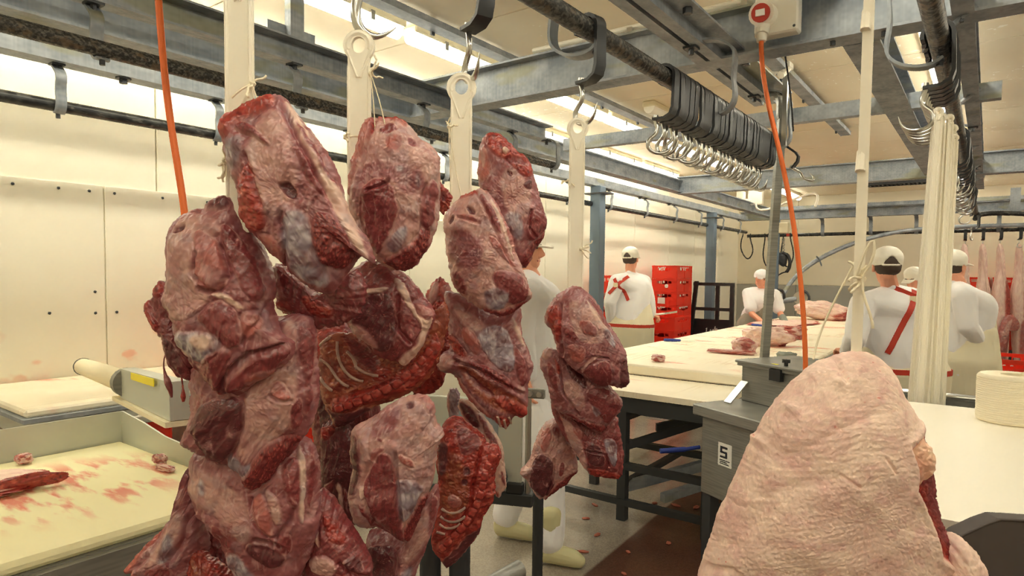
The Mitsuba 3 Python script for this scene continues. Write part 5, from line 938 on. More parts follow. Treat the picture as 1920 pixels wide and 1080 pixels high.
def hide_colour(X, s):
    n = meshkit.fbm(X / 40, 4, s)[:, None]; f = meshkit.fbm(X / 5, 3, s + 1)[:, None]; v = meshkit.fbm(X / 3, 2, s + 6)[:, None]
    c = np.array([228, 200, 187.]) + (np.array([217, 180, 171.]) - [228, 200, 187]) * np.clip((n - .4) * 3, 0, 1)
    c = c + (np.array([212, 168, 164.]) - c) * .5 * sst(.55, .7, meshkit.fbm(X / 18 + 5, 3, s + 2))[:, None]
    c = c + (np.array([244, 220, 202.]) - c) * .5 * sst(.52, .66, meshkit.fbm(X / 30 + 15, 3, s + 3))[:, None]
    sp = sst(.86, .92, meshkit.noise(X / 5 + 30, s + 4))[:, None] * sst(.72, .8, meshkit.noise(X / 36, s + 5))[:, None]
    c = c + (np.array([190, 80, 76.]) - c) * sp * .7
    return c * (.95 + .1 * f) * (.96 + .08 * v)
ROUGHNESS = {'H': .5, 'G': 1.6, 'R': 1.5, 'O': 1.3, 'F': .9, 'T': .8, 'S': .7, 'M': .6, 'D': .5, 'P': .7, 'B': .8}
def cut_mesh(o, T, Tb, b, p=(), cr=(), s=0, g=60, jag=0, nt=250, nf=92, nb=22, big=1.0):
    rim = ring(o, nt, 2.2 + 2.6 * jag, s); pg = Polygon(rim).buffer(0)
    if pg.geom_type != 'Polygon': pg = max(pg.geoms, key=lambda q: q.area)
    c0 = np.array(pg.centroid.coords[0]) if pg.contains(pg.centroid) else np.array(pg.representative_point().coords[0])
    ph = np.r_[np.linspace(0, math.pi / 2, nf)[1:], np.linspace(math.pi / 2, math.pi, nb)[1:-1]]
    rho, co = np.sin(ph), np.cos(ph); hh = np.where(co >= 0, T * np.abs(co) ** .72, -Tb * np.abs(co) ** .8) * 1000
    uv_ = c0 + rho[:, None, None] * (rim - c0)[None]; k = len(ph)
    X = np.stack([uv_[..., 0], np.broadcast_to(hh[:, None], (k, nt)), uv_[..., 1]], -1).reshape(-1, 3)
    X = np.vstack([X, [[c0[0], T * 1000, c0[1]], [c0[0], -Tb * 1000, c0[1]]]])
    t = rim - c0; t = t / (np.linalg.norm(t, axis=1, keepdims=True) + 1e-9)
    nn = np.stack([np.repeat(rho, nt) ** 2 * np.tile(t[:, 0], k), np.repeat(co, nt), np.repeat(rho, nt) ** 2 * np.tile(t[:, 1], k)], 1); nn = np.vstack([nn, [[0, 1, 0], [0, -1, 0]]]); nn /= np.linalg.norm(nn, axis=1, keepdims=True)
    th = math.radians(g); P2 = X[:, [0, 2]]
    N3 = np.c_[P2, X[:, 1] * .5]
    wp = P2 + 7 * np.stack([meshkit.fbm(N3 / 16, 3, s + 40), meshkit.fbm(N3 / 16 + 50, 3, s + 41)], 1) - 3.5
    col = tissue(b, X, s, th); rough = np.full(len(X), ROUGHNESS[b]); lift = np.zeros(len(X)); edge = np.zeros(len(X))
    for j, (kind, up, soft, poly) in enumerate(p):
        sd = signed(wp, chaikin(np.asarray(poly, float), 2)); soft = soft * (.85 if kind in 'RO' else .55)
        near = sd > -soft - 8
        w = sst(-soft, soft, sd); cc = np.zeros_like(col); idx = np.where(w > 0)[0]
        if len(idx): cc[idx] = tissue(kind, X[idx], s + 7 * j + 1, th + .35 * math.sin(j * 2.1 + s))
        # fascia gathers along a muscle's margin
        seam = np.exp(-(sd / 1.6) ** 2) * (.7 if kind in 'MDP' else 0) * sst(.42, .58, meshkit.fbm(N3 / 20, 2, s + j))
        col = col * (1 - w[:, None]) + cc * w[:, None]; col = col + (np.array([214, 178, 166.]) - col) * seam[:, None] * .6
        rough = rough * (1 - w) + ROUGHNESS[kind] * w
        prof = w * (.55 + .45 * sst(0, 16, sd)); lift += up * 1.25 * prof; edge += np.exp(-((sd + 1.5) / 2.2) ** 2) * (1.6 if up > 2 else 0)
    for w, d, L in cr:
        dd = line_dist(wp, L); lift -= d * 1.3 * np.exp(-(dd / (w * .62)) ** 2); lift += d * .35 * np.exp(-((dd - w * 1.5) / (w * .9)) ** 2)
    low = (meshkit.fbm(X / 62 + s, 3, s + 11) - .5) * 20 * big; midn = (meshkit.fbm(X / 19, 3, s + 12) - .5) * 6.5 * (.5 + .5 * rough)
    fold = lines(X[:, 0], X[:, 2], th, s + 13, 62, 9, .10) * 2.0 - 1
    fine = (meshkit.fbm(X / 4.2, 2, s + 14) - .5) * 3.2 * rough
    front = sst(-.25, .35, nn[:, 1])
    disp = (low + midn + fold * .9) * (.35 + .65 * front) + (lift - edge) * front + fine
    Y = X + nn * disp[:, None]; m = k * nt
    i, j = np.meshgrid(np.arange(k - 1), np.arange(nt), indexing='ij'); j2 = (j + 1) % nt
    q = np.stack([i * nt + j, i * nt + j2, (i + 1) * nt + j2, (i + 1) * nt + j], -1).reshape(-1, 4)
    j = np.arange(nt); j2 = (j + 1) % nt; e = (k - 1) * nt
    F = np.vstack([q[:, [0, 1, 2]], q[:, [0, 2, 3]], np.stack([0 * j + m, j2, j], 1), np.stack([0 * j + m + 1, e + j, e + j2], 1)])
    # outlines that run clockwise face inward
    area = ((rim[:, 0] * np.roll(rim[:, 1], -1)) - (np.roll(rim[:, 0], -1) * rim[:, 1])).sum()
    if area < 0: F = F[:, ::-1]
    return trimesh.Trimesh(Y / 1000, F[:, ::-1], process=False), lin_arr(col)
def lin_arr(c):
    c = np.clip(c, 2, 255) / 255.; return np.where(c < .04045, c / 12.92, ((c + .055) / 1.055) ** 2.4)
CUT_YAW = math.atan2(R0[1], R0[0])
def place_cut(m, c):
    """the cut's plane stands upright; its front looks down the view"""
    v = m.vertices; m.vertices = np.asarray(c) + v[:, :1] * R0 - v[:, 1:2] * F0 + v[:, 2:] * [0, 0, 1.0]
    return m
for q in PIECES:
    g = q['g'] if 'g' in q else 60
    size = max(np.ptp(np.array(q['o']), axis=0)); nt = int(np.clip(size * 1.0, 150, 300)); nf = int(np.clip(size * .36, 50, 105))
    if q['c'][1] > 8: nt, nf = 110, 40
    m, c = cut_mesh(q['o'], q['T'], q['Tb'], q['b'], q.get('p', ()), q.get('cr', ()), q['s'], g, q.get('jag', 0), nt, nf)
    key = thing(q['n'], q['l'], 'meat'); q['key'] = key
    V0 = m.vertices[m.vertices[:, 1] > 0] * 1000
    scene[key + '__flesh'] = ply(place_cut(m, q['c']), 'meat', smooth=True, color=c)
    def top(u, v): return V0[np.argsort(np.hypot(V0[:, 0] - u, V0[:, 2] - v))[:6], 1].max()
    for k, L in enumerate(q.get('r', ())):
        L = np.array(L, float); P3 = curve(np.c_[L[:, 0], [top(*q_) + .8 for q_ in L], L[:, 1]], 16)
        r = 3.6 * (.8 + .4 * meshkit.noise(P3 / 6, k)); mm = tube(P3 / 1000, r / 1000, 10)
        cc = lin_arr(tissue('B', mm.vertices * 1000, 60 + k, 0) * .86)
        kk = numbered(key + '__rib'); scene[kk] = ply(place_cut(mm, q['c']), 'meat', smooth=True, color=cc); labels[kk] = {'label': 'pale rib bone'}
    vs = np.array(q.get('v', ()), float)
    for k in range(len(vs) - 1):
        a, b2 = vs[k], vs[k + 1]; d = b2 - a; Ld = np.hypot(*d); ang = math.atan2(d[1], d[0])
        blk = trimesh.creation.icosphere(3, 1.0); v = blk.vertices; v = np.sign(v) * np.abs(v) ** .55; v /= np.abs(v).max(0)
        v = v * [Ld * .46, 8.0, 9.5]; v = v + (meshkit.fbm(v / 5, 3, k + 80)[:, None] - .5) * 1.6
        ca, sa = math.cos(ang), math.sin(ang); mid_ = (a + b2) / 2
        w = np.stack([v[:, 0] * ca - v[:, 2] * sa + mid_[0], v[:, 1] + top(*mid_) - 3.5, v[:, 0] * sa + v[:, 2] * ca + mid_[1]], 1)
        blk.vertices = w / 1000; kk = numbered(key + '__vertebra')
        scene[kk] = ply(place_cut(blk, q['c']), 'meat', smooth=True, color=lin_arr(tissue('R', w, 90 + k, 0) * .9 + np.array([170, 70, 60.]) * .14))
# shreds dangling from the dark flap at the left of the nearest pile
flap = [q for q in PIECES if 'shreds' in q['l']][0]
for k, L in enumerate(([(-12, 5), (-14, -14), (-8, -30), (-13, -46), (-15, -70), (-8, -98), (-1, -126)], [(14, -66), (20, -100), (21, -134)])):
    L = np.array(L, float); P3 = curve(np.c_[L[:, 0], 6 + 0 * L[:, 0], L[:, 1]], 30); r = (1.2, 1.5)[k] + (5.2, 3.4)[k] * np.exp(-((np.linspace(0, 1, 30) - (.80, .85)[k]) / .14) ** 2) + (3, 0)[k] * np.exp(-((np.linspace(0, 1, 30) - .22) / .06) ** 2)
    mm = tube(P3 / 1000, r / 1000, 10); mm.vertices += (meshkit.fbm(mm.vertices * 220, 3, k)[:, None] - .5) * .004
    kk = numbered(flap['key'] + '__shred'); scene[kk] = ply(place_cut(mm, flap['c']), 'meat', smooth=True, color=lin_arr(tissue('R' if k else 'M', mm.vertices * 1000, 33, 0)))

# ------------------------------------------------------------------ the pale skin-on joint in front
def skin_joint():
    s = .93 / FOCAL * 1000 * .965
    px = [(1540, 652), (1562, 645), (1590, 643), (1625, 648), (1655, 668), (1672, 690), (1690, 728), (1706, 762), (1722, 795), (1738, 840), (1750, 890), (1758, 935), (1770, 985), (1795, 1010), (1812, 1045), (1815, 1090), (1800, 1180), (1760, 1260), (1560, 1300), (1380, 1290), (1300, 1220), (1285, 1150), (1300, 1075), (1325, 1010), (1352, 935), (1385, 860), (1405, 818), (1430, 762), (1452, 725), (1480, 692), (1515, 662)]
    o = np.array([((x - 1560) * s, -(y - 960) * s) for x, y in px]); return o
so = skin_joint(); SC = at(1560, 948, .95)
def skin_mesh(o, nt=560, nf=290, nb=30, T=.095, Tb=.04):
    rim = ring(o, nt, 1.0, 71); c0 = np.array([0, 20.])
    ph = np.r_[np.linspace(0, math.pi / 2, nf)[1:], np.linspace(math.pi / 2, math.pi, nb)[1:-1]]; rho, co = np.sin(ph), np.cos(ph); k = len(ph)
    hh = np.where(co >= 0, T * np.abs(co) ** 1.05, -Tb * np.abs(co)) * 1000
    uv_ = c0 + rho[:, None, None] * (rim - c0)[None]
    X = np.stack([uv_[..., 0], np.broadcast_to(hh[:, None], (k, nt)), uv_[..., 1]], -1).reshape(-1, 3); X = np.vstack([X, [[c0[0], T * 1000, c0[1]], [c0[0], -Tb * 1000, c0[1]]]])
    t = rim - c0; t /= np.linalg.norm(t, axis=1, keepdims=True)
    nn = np.stack([np.repeat(rho, nt) ** 2 * np.tile(t[:, 0], k), np.repeat(co, nt), np.repeat(rho, nt) ** 2 * np.tile(t[:, 1], k)], 1); nn = np.vstack([nn, [[0, 1, 0], [0, -1, 0]]]); nn /= np.linalg.norm(nn, axis=1, keepdims=True)
    a, b = X[:, 0], X[:, 2]; P2 = X[:, [0, 2]]
    # wrinkles that sag across the hide, and the print of the netting
    wv = meshkit.fbm(X / 90, 2, 72) * 34
    arc = b + .0011 * (a - 20) ** 2 * np.where(a < 20, 1.15, .45) + wv
    wr = (np.sin(arc / 1.4 + 1.2 * meshkit.fbm(X / 26, 2, 77)) * .5 + .5) ** 1.6
    zone = sst(205, 150, b) * sst(20, 80, b) * sst(.35, .6, meshkit.fbm(X / 55, 2, 73) + .15)
    wr2 = np.sin(arc / 13 + 3 * meshkit.fbm(X / 40, 2, 74)) * sst(220, 120, b)
    q = (a * .94 + b * .30) / 7.6; r = (-a * .25 + b * .97) / 7.0
    net = (np.sin(q * math.pi) ** 2) ** 2 * .5 + (np.sin(r * math.pi) ** 2) ** 2 * .5
    nz = sst(90, 20, b - .1 * a) * .8 + .2 * sst(150, 90, b)
    disp = (meshkit.fbm(X / 90, 3, 75) - .5) * 18 + (meshkit.fbm(X / 30, 2, 76) - .5) * 1.6 + wr * .5 * zone + wr2 * .5 + net * .5 * nz + (meshkit.noise(X / 2.4, 78) - .5) * .8 + (meshkit.fbm(X / 6, 2, 79) - .5) * .5
    for (x, y, rr, h) in ((1455, 752, 7, 6), (1535, 694, 6, 4), (1408, 822, 5, 5), (1680, 690, 10, 4), (1548, 672, 12, -3)):
        u, v = (x - 1560) * .745, -(y - 960) * .745; disp += h * np.exp(-((a - u) ** 2 + (b - v) ** 2) / rr ** 2)
    for L, w, d in (([(1440, 830), (1520, 775), (1590, 745)], 5, 2.0), ([(1515, 855), (1545, 875)], 2, 3), ([(1595, 825), (1610, 850)], 2, 3), ([(1350, 1010), (1410, 900), (1500, 860)], 9, 3), ([(1545, 655), (1548, 690)], 3, 3), ([(1700, 1065), (1740, 1075), (1790, 1060)], 8, 10), ([(1310, 1070), (1340, 1060), (1360, 1075)], 5, 5)):
        dd = line_dist(P2, [((x - 1560) * .745, -(y - 960) * .745) for x, y in L]); disp -= d * np.exp(-(dd / w) ** 2)
    # the hollow along the cut on the right
    cutp = np.array([((x - 1560) * .745, -(y - 960) * .745) for x, y in [(1652, 812), (1664, 850), (1660, 885), (1684, 918), (1706, 960), (1718, 1012), (1790, 1060), (1880, 900), (1800, 770)]])
    sd = signed(P2 + 4 * np.stack([meshkit.fbm(X / 14, 3, 80), meshkit.fbm(X / 14 + 9, 3, 81)], 1) - 2, cutp); w = sst(-3, 4, sd)
    disp -= w * 9 * np.clip(nn[:, 1], 0, 1); disp += w * (meshkit.fbm(X / 4, 3, 82) - .5) * 7
    lip = np.exp(-((sd + 7) / 6) ** 2) * 4; disp += lip
    col = hide_colour(X, 70); red = tissue('R', X, 84, 1.2); red2 = tissue('M', X, 85, 1.3)
    flesh = red2 + (red - red2) * sst(4, 26, -sd + 30 + 14 * (meshkit.fbm(X / 16, 2, 86) - .5))[:, None]
    col = col * (1 - w[:, None]) + flesh * w[:, None]
    Y = X + nn * disp[:, None]; m = k * nt
    i, j = np.meshgrid(np.arange(k - 1), np.arange(nt), indexing='ij'); j2 = (j + 1) % nt
    qd = np.stack([i * nt + j, i * nt + j2, (i + 1) * nt + j2, (i + 1) * nt + j], -1).reshape(-1, 4)
    j = np.arange(nt); j2 = (j + 1) % nt; e = (k - 1) * nt
    F = np.vstack([qd[:, [0, 1, 2]], qd[:, [0, 2, 3]], np.stack([0 * j + m, j2, j], 1), np.stack([0 * j + m + 1, e + j, e + j2], 1)])
    area = ((rim[:, 0] * np.roll(rim[:, 1], -1)) - (np.roll(rim[:, 0], -1) * rim[:, 1])).sum()
    if area < 0: F = F[:, ::-1]
    return trimesh.Trimesh(Y / 1000, F[:, ::-1], process=False), lin_arr(col)
m, c = skin_mesh(so)
sj = thing('skin_on_joint', 'large pale pork joint with wrinkled skin and a red cut edge', 'meat')
scene[sj + '__hide'] = ply(place_cut(m, SC), 'hide', smooth=True, color=c)
def blob(o_px, T, Tb, kind, s, dx=0.0, patches=(), hide=False, nt=140, nf=46, front=0.0):
    o = [((x - 1560) * .745, -(y - 960) * .745) for x, y in o_px]
    m, c = cut_mesh(o, T, Tb, kind, patches, (), s, 70, 0, nt, nf, 14, .4)
    if hide: c = lin_arr(hide_colour(m.vertices * 1000, s))
    return place_cut(m, np.array(SC) - F0 * front), c
m, c = blob([(1644, 812), (1666, 794), (1694, 800), (1712, 838), (1706, 870), (1688, 880), (1670, 905), (1654, 862)], .016, .02, 'B', 88, front=.052)
scene[sj + '__fat_fold'] = ply(m, 'meat', smooth=True, color=np.clip(c * [1.25, 1.12, .95], 0, .8)); labels[sj + '__fat_fold'] = {'label': 'folded pale fat flap at the cut edge'}
m, c = blob([(1750, 1000), (1772, 985), (1800, 1015), (1815, 1055), (1815, 1120), (1780, 1180), (1740, 1140), (1738, 1050)], .05, .04, 'F', 89, hide=True, front=.035)
scene[sj + '__skin_lobe'] = ply(m, 'hide', smooth=True, color=c)
m, c = blob([(1648, 680), (1660, 668), (1672, 685), (1682, 712), (1672, 716), (1660, 700)], .012, .012, 'P', 90, front=-.03)
scene[sj + '__ear_tip'] = ply(m, 'hide', smooth=True, color=np.clip(c * [1.5, 1.4, 1.2], 0, .85))

# ------------------------------------------------------------------ loose meat on the tables
def lump(center, size, rz, s, kind='skin', sub=5, rough=.35, tilt=0.0):
    m = trimesh.creation.icosphere(sub, 1.0); v = m.vertices.copy(); u = v.copy()
    v = np.sign(v) * np.abs(v) ** .8
    d = 1 + rough * (meshkit.fbm(u * 1.6 + s * 3, 3, s)[:, None] - .5) * 2 + .12 * (meshkit.fbm(u * 6 + s, 2, s + 1)[:, None] - .5)
    v = v * d * size; X = v * 1000
    sk, red, fat = hide_colour(X + 50 * s, s + 200), tissue('R', X * 1.2, s + 210, .4), tissue('F', X, s + 220, .3)
    if kind == 'skin': w = sst(-.75, -.5, u[:, 2] * .4 - .9 * u[:, 0] + .9 * (meshkit.fbm(u * 2.2, 3, s + 5) - .5))[:, None]
    elif kind == 'flat': w = sst(.15, .4, np.abs(u[:, 2]) + .1 * (meshkit.fbm(u * 3, 2, s) - .5))[:, None]
    else:
        w = sst(.36, .52, meshkit.fbm(u * 1.8 + 4, 3, s + 6))[:, None]; fat = fat * .5 + sk * .5; red = red * .6 + tissue('P', X, s + 230, .2) * .4
    c = red * (1 - w) + (sk if kind in ('skin', 'flat') else fat) * w
    m.vertices = v; m = move(m, *center, rz=rz, ry=tilt)
    return m, lin_arr(c)
def joint(name, label, center, size, rz, s, kind='skin', group=None, **k):
    m, c = lump(center, size, rz, s, kind, **k); key = thing(name, label, 'meat', group)
    scene[key] = ply(m, 'meat', smooth=True, color=c)
    return key
joint('pork_ham', 'large pale ham with a red cut side at the far end of the counter', (-1.92, 10.15, 1.03), (.34, .22, .125), .1, 301, tilt=.15)
joint('pork_sheet', 'flat pink sheet of pork skin under the gloved hand of the bent worker', (-2.15, 9.0, .912), (.34, .62, .016), -.2, 302, 'flat')
joint('pork_cut', 'bowl-shaped cut with skin and ribs on the counter left of the orange cable', (-1.60, 6.10, .985), (.19, .14, .09), .5, 303, rough=.6)
joint('pork_cut', 'smaller red cut lying behind the bowl-shaped cut on the counter', (-1.62, 6.95, .965), (.16, .14, .07), .2, 304, 'mixed', rough=.5)
joint('pork_cut', 'pale fat lump beside the steel post on the counter', (-1.62, 5.45, .955), (.10, .12, .065), .4, 305, 'mixed')
joint('pork_cut', 'thin red strip of trimming in front of the pale fat lump', (-1.66, 5.25, .918), (.19, .04, .018), .1, 306, 'mixed')
joint('pork_cut', 'small reddish piece on the near left edge of the counter boards', (-1.93, 4.42, .925), (.05, .04, .026), .1, 307, 'mixed', sub=4)
joint('pork_slab', 'flat slab of skin with a raised red edge on the tray table at lower left', (-2.52, .50, .866), (.15, .26, .016), -.22, 308, 'flat', rough=.25)
m, c = lump((-2.385, .70, .880), (.015, .095, .022), -.12, 309, 'mixed'); key = thing('meat_strip', 'curled bright red strip along the front of the skin slab', 'meat'); scene[key] = ply(m, 'meat', smooth=True, color=lin_arr(tissue('R', m.vertices * 900, 311, .2)))
joint('pork_trim', 'small dark red scrap in the back corner of the tray table', (-2.72, .78, .872), (.022, .026, .018), .3, 312, 'mixed', sub=4)
joint('pork_trim', 'small pink trimming against the side rim of the tray table', (-2.34, 1.07, .872), (.03, .016, .018), .3, 313, 'mixed', sub=4)
joint('pork_trim', 'thin pink scrap beside the trimming at the side rim of the tray table', (-2.26, 1.05, .860), (.05, .015, .012), .1, 314, 'mixed', sub=4)
joint('rib_plate', 'flat plate of ribs lying on the steel cart at the right', (-.14, 7.7, .95), (.20, .22, .03), .2, 315, 'mixed')
def knife(label, a, b, hnd):
    a, b = np.array(a, float), np.array(b, float); d = b - a; L = np.linalg.norm(d); d /= L; s = np.array([-d[1], d[0], 0])
    t = thing('boning_knife', label, 'knife')
    h = a + d * hnd; up = np.array([0, 0, .004])
    part(t, 'handle', tri(hullballs([(a + up * 3, .013), (h + up * 3, .011), ((a + h) / 2 + up * 3, .015)])), 'blue_plastic', 40)
    pl = np.array([h + s * .013, b, h - s * .010]); m = trimesh.Trimesh(np.vstack([pl + up * 2.0, pl + up * 2.5]), [[0, 1, 2], [5, 4, 3], [0, 3, 1], [3, 4, 1], [1, 4, 2], [4, 5, 2], [2, 5, 0], [5, 3, 0]]); m.fix_normals()
    part(t, 'blade', m, 'bright_steel', False)
knife('knife with a dark blue handle lying on the left side of the long counter', (-2.47, 5.80, .902), (-2.05, 5.98, .902), .14)
knife('knife with a blue handle in front of the bent worker', (-2.38, 8.32, .902), (-1.90, 8.18, .902), .15)
joint('cleaning_cloth', 'crumpled dark and white chain glove on the counter beside the worker in front', (-1.20, 5.1, .93), (.07, .07, .04), .3, 316, 'mixed', sub=4)
scene['cleaning_cloth'] = {**scene['cleaning_cloth'], 'bsdf': {'type': 'ref', 'id': 'paint_glove_grey'}}; labels['cleaning_cloth']['category'] = 'glove'

# hooks for the pig carcasses on the far rail
for i, x in enumerate((1809, 1843, 1876, 1911)):
    p = at(x, 440, 10.62)
    hanger('carcass_hook', p[0], 13.3, 2.32, ('first', 'second', 'third', 'fourth')[i] + ' hook from the left holding a pig carcass on the far rail', -math.pi / 2 + .1 * i, 0, .5)

# ------------------------------------------------------------------ people
def ray_hit(m, o, d):
    """the farthest-out point where rays from o along d meet the mesh"""
    v = m.vertices[m.faces]; e1, e2 = v[:, 1] - v[:, 0], v[:, 2] - v[:, 0]
    pv = np.cross(d, e2); det = (e1 * pv).sum(1); inv = 1 / np.where(abs(det) < 1e-12, 1e-12, det); tv = o - v[:, 0]
    u = (tv * pv).sum(1) * inv; qv = np.cross(tv, e1); w = (qv @ d) * inv; t = (e2 * qv).sum(1) * inv
    ok = (u >= 0) & (w >= 0) & (u + w <= 1) & (t > 0)
    return o + d * t[ok].min() if ok.any() else None
def soften(man, edge=.018, it=14):
    m = tri(man.refine_to_length(edge)); trimesh.smoothing.filter_taubin(m, lamb=.5, nu=.53, iterations=it)
    return m
def folds(m, amp, s, sc=9.0):
    n = m.vertex_normals; q = m.vertices * [sc, sc, sc * .45]
    m.vertices = m.vertices + n * ((meshkit.fbm(q + s, 3, s) - .5) * 2 * amp + amp * .35)[:, None]
    return m
def chain(pts, rad, n=12):
    out_ = m3.Manifold()
    for a, b, ra, rb in zip(pts[:-1], pts[1:], rad[:-1], rad[1:]): out_ = out_ + hullballs([(a, ra), (b, rb)], n)
    return out_
def hand_man(w, d, nrm, grip=.5, sc=1.0, side=1):
    """palm, four fingers and a thumb from the wrist w along d; the palm faces nrm"""
    d = d / np.linalg.norm(d); nrm = nrm - d * (nrm @ d); nrm /= np.linalg.norm(nrm); s = np.cross(d, nrm) * side
    pal = hullballs([(w + s * .022 * sc, .014 * sc), (w - s * .022 * sc, .014 * sc), (w + d * .085 * sc + s * .032 * sc, .011 * sc), (w + d * .085 * sc - s * .030 * sc, .011 * sc)])
    for k, (o, L) in enumerate(((.032, .070), (.011, .080), (-.010, .074), (-.030, .058))):
        p = w + d * .085 * sc + s * o * sc; a = 0; pts = [p - d * .01 * sc]
        for f in (.45, .32, .23):
            a += grip * (.75 + .05 * k); p = p + (d * math.cos(a) + nrm * math.sin(a)) * L * f * sc; pts.append(p)
        pal = pal + chain(pts, np.array([.0095, .009, .0082, .007]) * sc, 8)
    p = w + d * .022 * sc + s * .030 * sc; q = p + (d * .6 + s * .75 + nrm * .25) / 1.0 * .042 * sc; r = q + (d * .85 + s * .2 + nrm * (.3 + .3 * grip)) * .034 * sc
    return pal + chain([p, q, r], np.array([.0125, .0105, .008]) * sc, 8)
def person(label, J, face, hands, hat='cap', bald=False, cloth='white_cloth', apron='apron_cream', trousers='trousers_grey', sleeve=1.0, gloves=None, straps=None, belt=True, cap_tilt=0.0, look=None):
    """J: joints in metres. face: level direction the chest faces; look: direction of the face"""
    t = thing('person', label, 'person')
    J = {k: np.asarray(v, float) for k, v in J.items()}
    f = np.array([face[0], face[1], 0.0]); f /= np.linalg.norm(f); side = np.array([f[1], -f[0], 0]); Z = np.array([0, 0, 1.0])
    lk = f if look is None else np.asarray(look, float) / np.linalg.norm(look); ls = np.cross(lk, Z); ls /= np.linalg.norm(ls); lu = np.cross(ls, lk)
    hd = J['head']; P_ = lambda a, b, c: hd + ls * a + lk * b + lu * c
    body = hullballs([(P_(0, -.012, .03), (.078, .078, .078)), (P_(0, .012, .02), .074)], 20) + hullballs([(P_(0, .02, .01), .068), (P_(0, .045, -.07), .042), (P_(0, .02, -.06), .05)], 20)
    body = body + hullballs([(P_(0, .088, .015), .011), (P_(0, .108, -.022), .013), (P_(0, .085, -.028), .018)]) + hullballs([(P_(-.026, .07, .03), .016), (P_(.026, .07, .03), .016)]) + hullballs([(P_(-.018, .078, -.055), .010), (P_(.018, .078, -.055), .010)])
    for q in (-1, 1): body = body + hullballs([(P_(.078 * q, -.008, .022), (.012, .02, .026)), (P_(.078 * q, -.002, -.02), .012)])
    body = body + hullballs([(P_(0, -.02, -.05), .054), (J['neck'] + Z * .02, .056)]) + hullballs([(J['neck'], .06), (J['chest'] + Z * .06, .09)])
    for L in 'lr':
        body = body + chain([J['sh_' + L], J['el_' + L], J['wr_' + L]], [.052, .042, .029])
        hd_, hn, gr = hands[L]
        body = body + hand_man(J['wr_' + L], np.asarray(hd_, float), np.asarray(hn, float), gr, 1.02, 1 if L == 'r' else -1)
        body = body + chain([J['hip_' + L], J['kn_' + L], J['an_' + L]], [.082, .055, .042]) + hullballs([(J['an_' + L], .04), (J['an_' + L] + f * .12 - Z * .045, .03)])
    body = body + hullballs([(J['chest'] + side * .1, .10), (J['chest'] - side * .1, .10), (J['waist'], .12)]) + hullballs([(J['waist'], .12), (J['pelvis'] + side * .06, .11), (J['pelvis'] - side * .06, .11)])
    scene[t + '__body'] = ply(soften(body, .012, 6), 'skin', smooth=True)
    # clothes
    sh = hullballs([(J['chest'] + side * .11 + f * .02, .125), (J['chest'] - side * .11 + f * .02, .125), (J['sh_l'] * .8 + J['neck'] * .2, .072), (J['sh_r'] * .8 + J['neck'] * .2, .072), (J['neck'] - Z * .045, .07)], 20)
    sh = sh + hullballs([(J['chest'] + side * .11 + f * .02, .125), (J['chest'] - side * .11 + f * .02, .125), (J['waist'] + side * .07, .135), (J['waist'] - side * .07, .135)], 20)
    sh = sh + hullballs([(J['waist'] + side * .07, .135), (J['waist'] - side * .07, .135), (J['pelvis'] + side * .08 - Z * .06, .13), (J['pelvis'] - side * .08 - Z * .06, .13)], 20)
    for L in 'lr':
        e = J['el_' + L]; w = J['wr_' + L]; cuff = e + (w - e) * (.93 if sleeve > .9 else .1); up = J['sh_' + L] + (e - J['sh_' + L]) * (1 if sleeve > .9 else .72)
        sh = sh + (chain([J['sh_' + L], e, cuff], [.085, .066, .052]) if sleeve > .9 else chain([J['sh_' + L], up], [.086, .082]))
    shirt = folds(soften(sh, .022, 12), .011, 5)
    scene[t + '__coat'] = ply(shirt, cloth, smooth=True)
    coll = chain([J['neck'] - Z * .005 + side * .05 - f * .02, J['neck'] + Z * .015 - f * .055, J['neck'] - Z * .005 - side * .05 - f * .02], [.02, .022, .02])
    scene[t + '__collar'] = ply(soften(coll, .015, 4), cloth, smooth=True)
    tr_ = hullballs([(J['pelvis'] + side * .07, .125), (J['pelvis'] - side * .07, .125), (J['hip_l'], .105), (J['hip_r'], .105)])
    for L in 'lr': tr_ = tr_ + chain([J['hip_' + L], J['kn_' + L], J['an_' + L] + Z * .05], [.105, .085, .078])
    scene[t + '__trousers'] = ply(folds(soften(tr_, .03, 8), .010, 8), trousers, smooth=True)
    for L in 'lr':
        a = J['an_' + L]
        scene[numbered(t + '__boot')] = ply(soften(hullballs([(a + Z * .18, .066), (a, .058)]) + hullballs([(a - Z * .02 - f * .02, .055), (a + f * .13 - Z * .035, .046), (a + f * .16 - Z * .045, .036), (a - f * .03 - Z * .04, .04)]), .02, 6), 'boot_olive', smooth=True)
    if apron:
        kn = (J['kn_l'] + J['kn_r']) / 2
        outer = hullballs([(J['waist'] + f * .03 + side * .09, .14), (J['waist'] + f * .03 - side * .09, .14), (J['pelvis'] + f * .02 + side * .11, .162), (J['pelvis'] + f * .02 - side * .11, .162)], 20) + hullballs([(J['pelvis'] + f * .02 + side * .11, .162), (J['pelvis'] + f * .02 - side * .11, .162), (kn + f * .03 + side * .12, .145), (kn + f * .03 - side * .12, .145)], 20)
        bib = hullballs([(J['chest'] + f * .06 + side * .08, .11), (J['chest'] + f * .06 - side * .08, .11), (J['waist'] + f * .04 + side * .09, .13), (J['waist'] + f * .04 - side * .09, .13)], 20)
        ap = folds(soften(outer, .028, 8), .009, 9)
        scene[t + '__apron'] = ply(ap, apron, smooth=True)
        scene[t + '__apron_bib'] = ply(folds(soften(bib, .028, 8), .004, 10), apron, smooth=True)
        if belt:
            pts = []
            for a in np.linspace(0, 2 * math.pi, 40):
                d = f * math.cos(a) + side * math.sin(a); h = ray_hit(ap, J['pelvis'] + Z * .03 + d * .8, -d)
                if h is not None: pts.append(h + d * .004)
            if len(pts) > 8: scene[t + '__belt'] = ply(strip(np.array(pts), .035, .006, [0, 0, 1]), 'red_strap', smooth=30)
